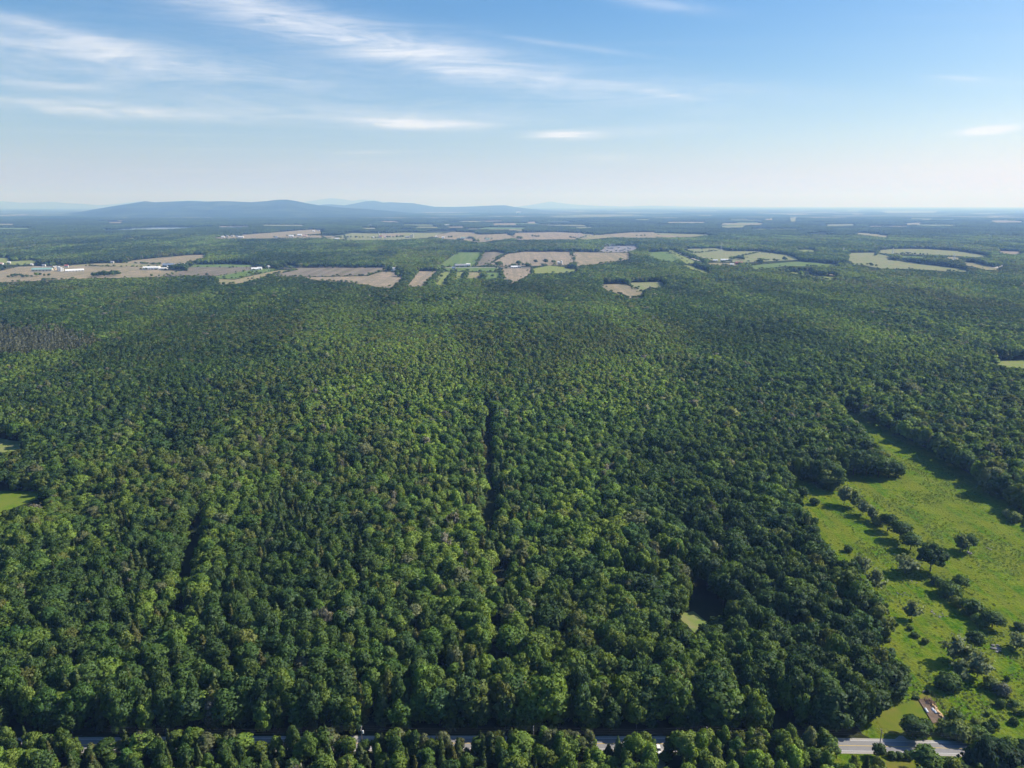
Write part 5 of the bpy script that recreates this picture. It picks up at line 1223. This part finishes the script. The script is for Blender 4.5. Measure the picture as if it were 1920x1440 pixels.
# ------------------------------------------------------------------ white car in the shady driveway
x, y = gp(1234, 1409)
car = empty('parked_car', (x, y, .06), R(88), label='white car parked in the shady driveway gap between roadside trees', category='car', group='')
del car['group']
M_CAR = plain('white car paint', (.8, .8, .8), .25, .02, 1, .6); M_TYRE = plain('tyre rubber', (.03, .03, .03), .9, .1, 4)
b = MB(); prof = [(-2.1, .35), (-2.15, .7), (-2.0, .95), (-1.1, 1.02), (-.5, 1.02), (1.6, 1.02), (2.1, .98), (2.15, .6), (2.1, .35)]
b.V = []; n = len(prof)
for yy_ in (-.86, .86): b.V += [(p, yy_, q) for p, q in prof]
b.F = [tuple(range(n)), tuple(range(2 * n - 1, n - 1, -1))] + [(i, n + i, n + (i + 1) % n, (i + 1) % n) for i in range(n)]
b.build('body', M_CAR, car)
b = MB(); b.V = [(-.95, -.8, 1.02), (1.5, -.8, 1.02), (1.5, .8, 1.02), (-.95, .8, 1.02), (-.3, -.66, 1.5), (1.05, -.66, 1.5), (1.05, .66, 1.5), (-.3, .66, 1.5)]
b.F = [(0, 1, 5, 4), (1, 2, 6, 5), (2, 3, 7, 6), (3, 0, 4, 7)]; b.build('windows', M_DARK, car)
MB().box(-.34, 1.09, -.69, .69, 1.5, 1.54).build('roof', M_CAR, car)
wm = MB().lathe([(.31, -.11), (.33, -.09), (.33, .09), (.31, .11)], 14).mesh('wheel', M_TYRE)
rm = MB().lathe([(.19, -.125), (.19, .125)], 10).mesh('rim', M_STEEL)
for wx in (-1.3, 1.3):
    for wy in (-.8, .8):
        w_ = link('wheel', wm, car, (wx, wy, .33)); w_.rotation_euler = (R(90), 0, 0); link('rim', rm, w_)
for wy in (-.6, .6):
    MB().box(-2.16, -2.05, wy - .2, wy + .2, .68, .84).build('headlight', PM['paleroof'], car); MB().box(2.08, 2.17, wy - .2, wy + .2, .7, .88).build('tail_light', PM['red'], car)

# ------------------------------------------------------------------ kitchen garden on the lawn
M_SOIL = ground_mat('garden soil', [(.19, .135, .10), (.23, .17, .125), (.16, .12, .09)], (1.2, 4), bump=.1, bscale=.5)
M_PLANK = plain('fresh lumber', (.62, .42, .22), .7, .2, 3); M_OLDW = plain('old wood', (.17, .11, .08), .9, .3, 3); M_SHEET = plain('white row cover', (.78, .80, .84), .6, .05, 2)
GA, GB, GC_, GD = (np.array(gp(*p)) for p in ((1722, 1312.5), (1738, 1312), (1769, 1353.5), (1749, 1357)))
def q_(u, v): return (GA * (1 - u) + GB * u) * (1 - v) + (GD * (1 - u) + GC_ * u) * v
o_ = q_(.5, .5)
e = empty('vegetable_garden', (o_[0], o_[1], .09), 0, label='brown bare vegetable bed on the lawn by the road', category='garden')
nu, nv = 36, 14; V = []; 
for j in range(nv + 1):
    for i in range(nu + 1):
        p = q_(j / nv, i / nu); V.append((p[0] - o_[0], p[1] - o_[1], .12 + (.12 if i % 2 else 0) * (0 < j < nv) + .05 * rng.uniform()))
MBs = mesh_from('soil', V, [(j * (nu + 1) + i, (j + 1) * (nu + 1) + i, (j + 1) * (nu + 1) + i + 1, j * (nu + 1) + i + 1) for j in range(nv) for i in range(nu)], [M_SOIL])
link('soil', MBs, e)
for (u0, v0), (u1, v1) in (((0, 0), (0, 1)), ((0, 1), (1, 1)), ((1, 1), (1, 0)), ((1, 0), (0, 0))):
    a, c = q_(u0, v0) - o_, q_(u1, v1) - o_; d = (c - a) / np.linalg.norm(c - a); nn = np.array([-d[1], d[0]]) * .1
    b = MB(); b.V = [(*(a - nn), 0), (*(c - nn), 0), (*(c + nn), 0), (*(a + nn), 0), (*(a - nn), .3), (*(c - nn), .3), (*(c + nn), .3), (*(a + nn), .3)]
    b.F = [(0, 3, 2, 1), (4, 5, 6, 7), (0, 1, 5, 4), (1, 2, 6, 5), (2, 3, 7, 6), (3, 0, 4, 7)]; b.build('edging_board', M_OLDW, e)
for k, (u, v, w_, l_, lab) in enumerate(((.10, .50, .9, 2.2, 'white row cover at the left edge of the vegetable bed'), (.80, .50, .9, 1.5, 'upper white row cover at the right of the vegetable bed'), (.86, .60, .8, 1.4, 'lower white row cover at the right of the vegetable bed'))):
    p = q_(u, v); d = q_(u, v + .05) - p; tn = math.atan2(d[1], d[0])
    pr = [(-w_ / 2, 0), (-w_ / 2, .12), (-w_ * .3, .42), (0, .55), (w_ * .3, .42), (w_ / 2, .12), (w_ / 2, 0)]
    o = MB().prism(pr, -l_ / 2, l_ / 2).build('row_cover', M_SHEET, None, (p[0], p[1], .26), label=lab, category='row cover', group='white covers on the vegetable bed'); o.rotation_euler = (0, 0, tn)
for k in range(9):
    v = .30 + k * .075; p = q_(1.12, v); d = q_(1.12, v + .05) - p; tn = math.atan2(d[1], d[0])
    o = MB().box(-1.1, 1.1, -.35, .35, 0, .35 + .15 * (k % 3)).box(-1.0, .6, -.2, .25, .35 + .15 * (k % 3), .5 + .15 * (k % 3)).build('lumber_pile', M_PLANK, None, (p[0], p[1], .08), label='pale lumber pile beside the vegetable bed, %s from the top' % ordn(k + 1), category='lumber', group='lumber piles along the vegetable bed')
    o.rotation_euler = (0, 0, tn + .5 * (1 if k % 2 else -.4))
b = MB(); r = random.Random(8)
for k in range(60):
    t = r.uniform(0, 1); p = q_(1.12, .02 + .26 * t) - q_(1.12, .15); cx, cy_ = p[0] + r.gauss(0, .6), p[1] + r.gauss(0, .6); a = r.uniform(0, 6.28); l_ = r.uniform(.7, 1.6); z = r.uniform(.15, 1.0)
    b.tube((cx - math.cos(a) * l_, cy_ - math.sin(a) * l_, max(.05, z - r.uniform(0, .5))), (cx + math.cos(a) * l_, cy_ + math.sin(a) * l_, z), .09, .04, 4)
p = q_(1.12, .15); b.build('brush_pile', M_OLDW, None, (p[0], p[1], .05), label='dark brown brush pile at the top right of the vegetable bed', category='brush pile')
# stones
M_ROCK = plain('field stone', (.22, .21, .2), .9, .3, 1.5)
def rocks(px, py, n, spread, size, label):
    x, y = gp(px, py); e = empty('stone_pile', (x, y, .04), 0, label=label, category='stones', group='stone piles in the meadow'); r = np.random.default_rng(int(px))
    V, Fc = ICO1
    for k in range(n):
        s = size * r.uniform(.5, 1.2)
        me = mesh_from('stone', V * (1 + r.normal(0, .16, (len(V), 1))) * s * np.array([1.2, 1, .6]), [tuple(f) for f in Fc], [M_ROCK])
        link('stone', me, e, (r.normal(0, spread), r.normal(0, spread), s * .3))
rocks(1869, 1216, 14, 1.2, .7, 'pale stone pile left of the right edge willow')
rocks(1814, 1037, 8, 1.0, .6, 'stone pile under the tree pair alone in the meadow')
rocks(1857, 1031, 5, .9, .45, 'small stone pile right of the tree pair in the upper meadow')
rocks(1690, 1114, 7, 1.2, .4, 'grey stone pile below the wide grey willow')
rocks(1755, 1153, 16, 1.8, .4, 'wide grey stone scatter left of the middle meadow clump')
rocks(1711, 1091, 4, .7, .4, 'tiny stone pile just below the wide grey willow')
rocks(1733, 1298.5, 3, .5, .7, 'pale tan boulders beside the clipped dark cedar')
# wire fence between lawn and meadow
FP = [np.array(gp(*p)) for p in ((1747, 1302), (1757, 1316), (1768, 1330), (1780, 1346), (1786, 1356))]
e = empty('wire_fence', (FP[0][0], FP[0][1], .05), 0, label='dark wire fence with wooden posts between lawn and meadow', category='fence')
wb = MB()
for a, c in zip(FP[:-1], FP[1:]):
    for t in (0, .5):
        p = a + (c - a) * t - FP[0]; MB().tube((p[0], p[1], -.3), (p[0], p[1], 1.35), .09, .08, 6).build('post', M_OLDW, e)
    for z in (.4, .8, 1.2): wb.tube((*(a - FP[0]), z), (*(c - FP[0]), z), .02, None, 3)
wb.build('wire', M_WIRE, e)

# ------------------------------------------------------------------ haze
HZ = 73000.0
b = MB().box(-HZ, HZ, -HZ, HZ, -1.5, 1150)
m, nt_, out = nmat('summer haze')
pv = N(nt_, 'ShaderNodeVolumePrincipled'); pv.inputs['Color'].default_value = (.28, .50, 1.0, 1); pv.inputs['Absorption Color'].default_value = (1, 1, 1, 1); pv.inputs['Density'].default_value = 9.5e-5; pv.inputs['Density Attribute'].default_value = ''
pv.inputs['Anisotropy'].default_value = 0.15
L(nt_, pv.outputs[0], out.inputs['Volume'])
b.build('haze', m, kind='stuff', label='thin pale blue summer haze over the whole plain', category='haze')
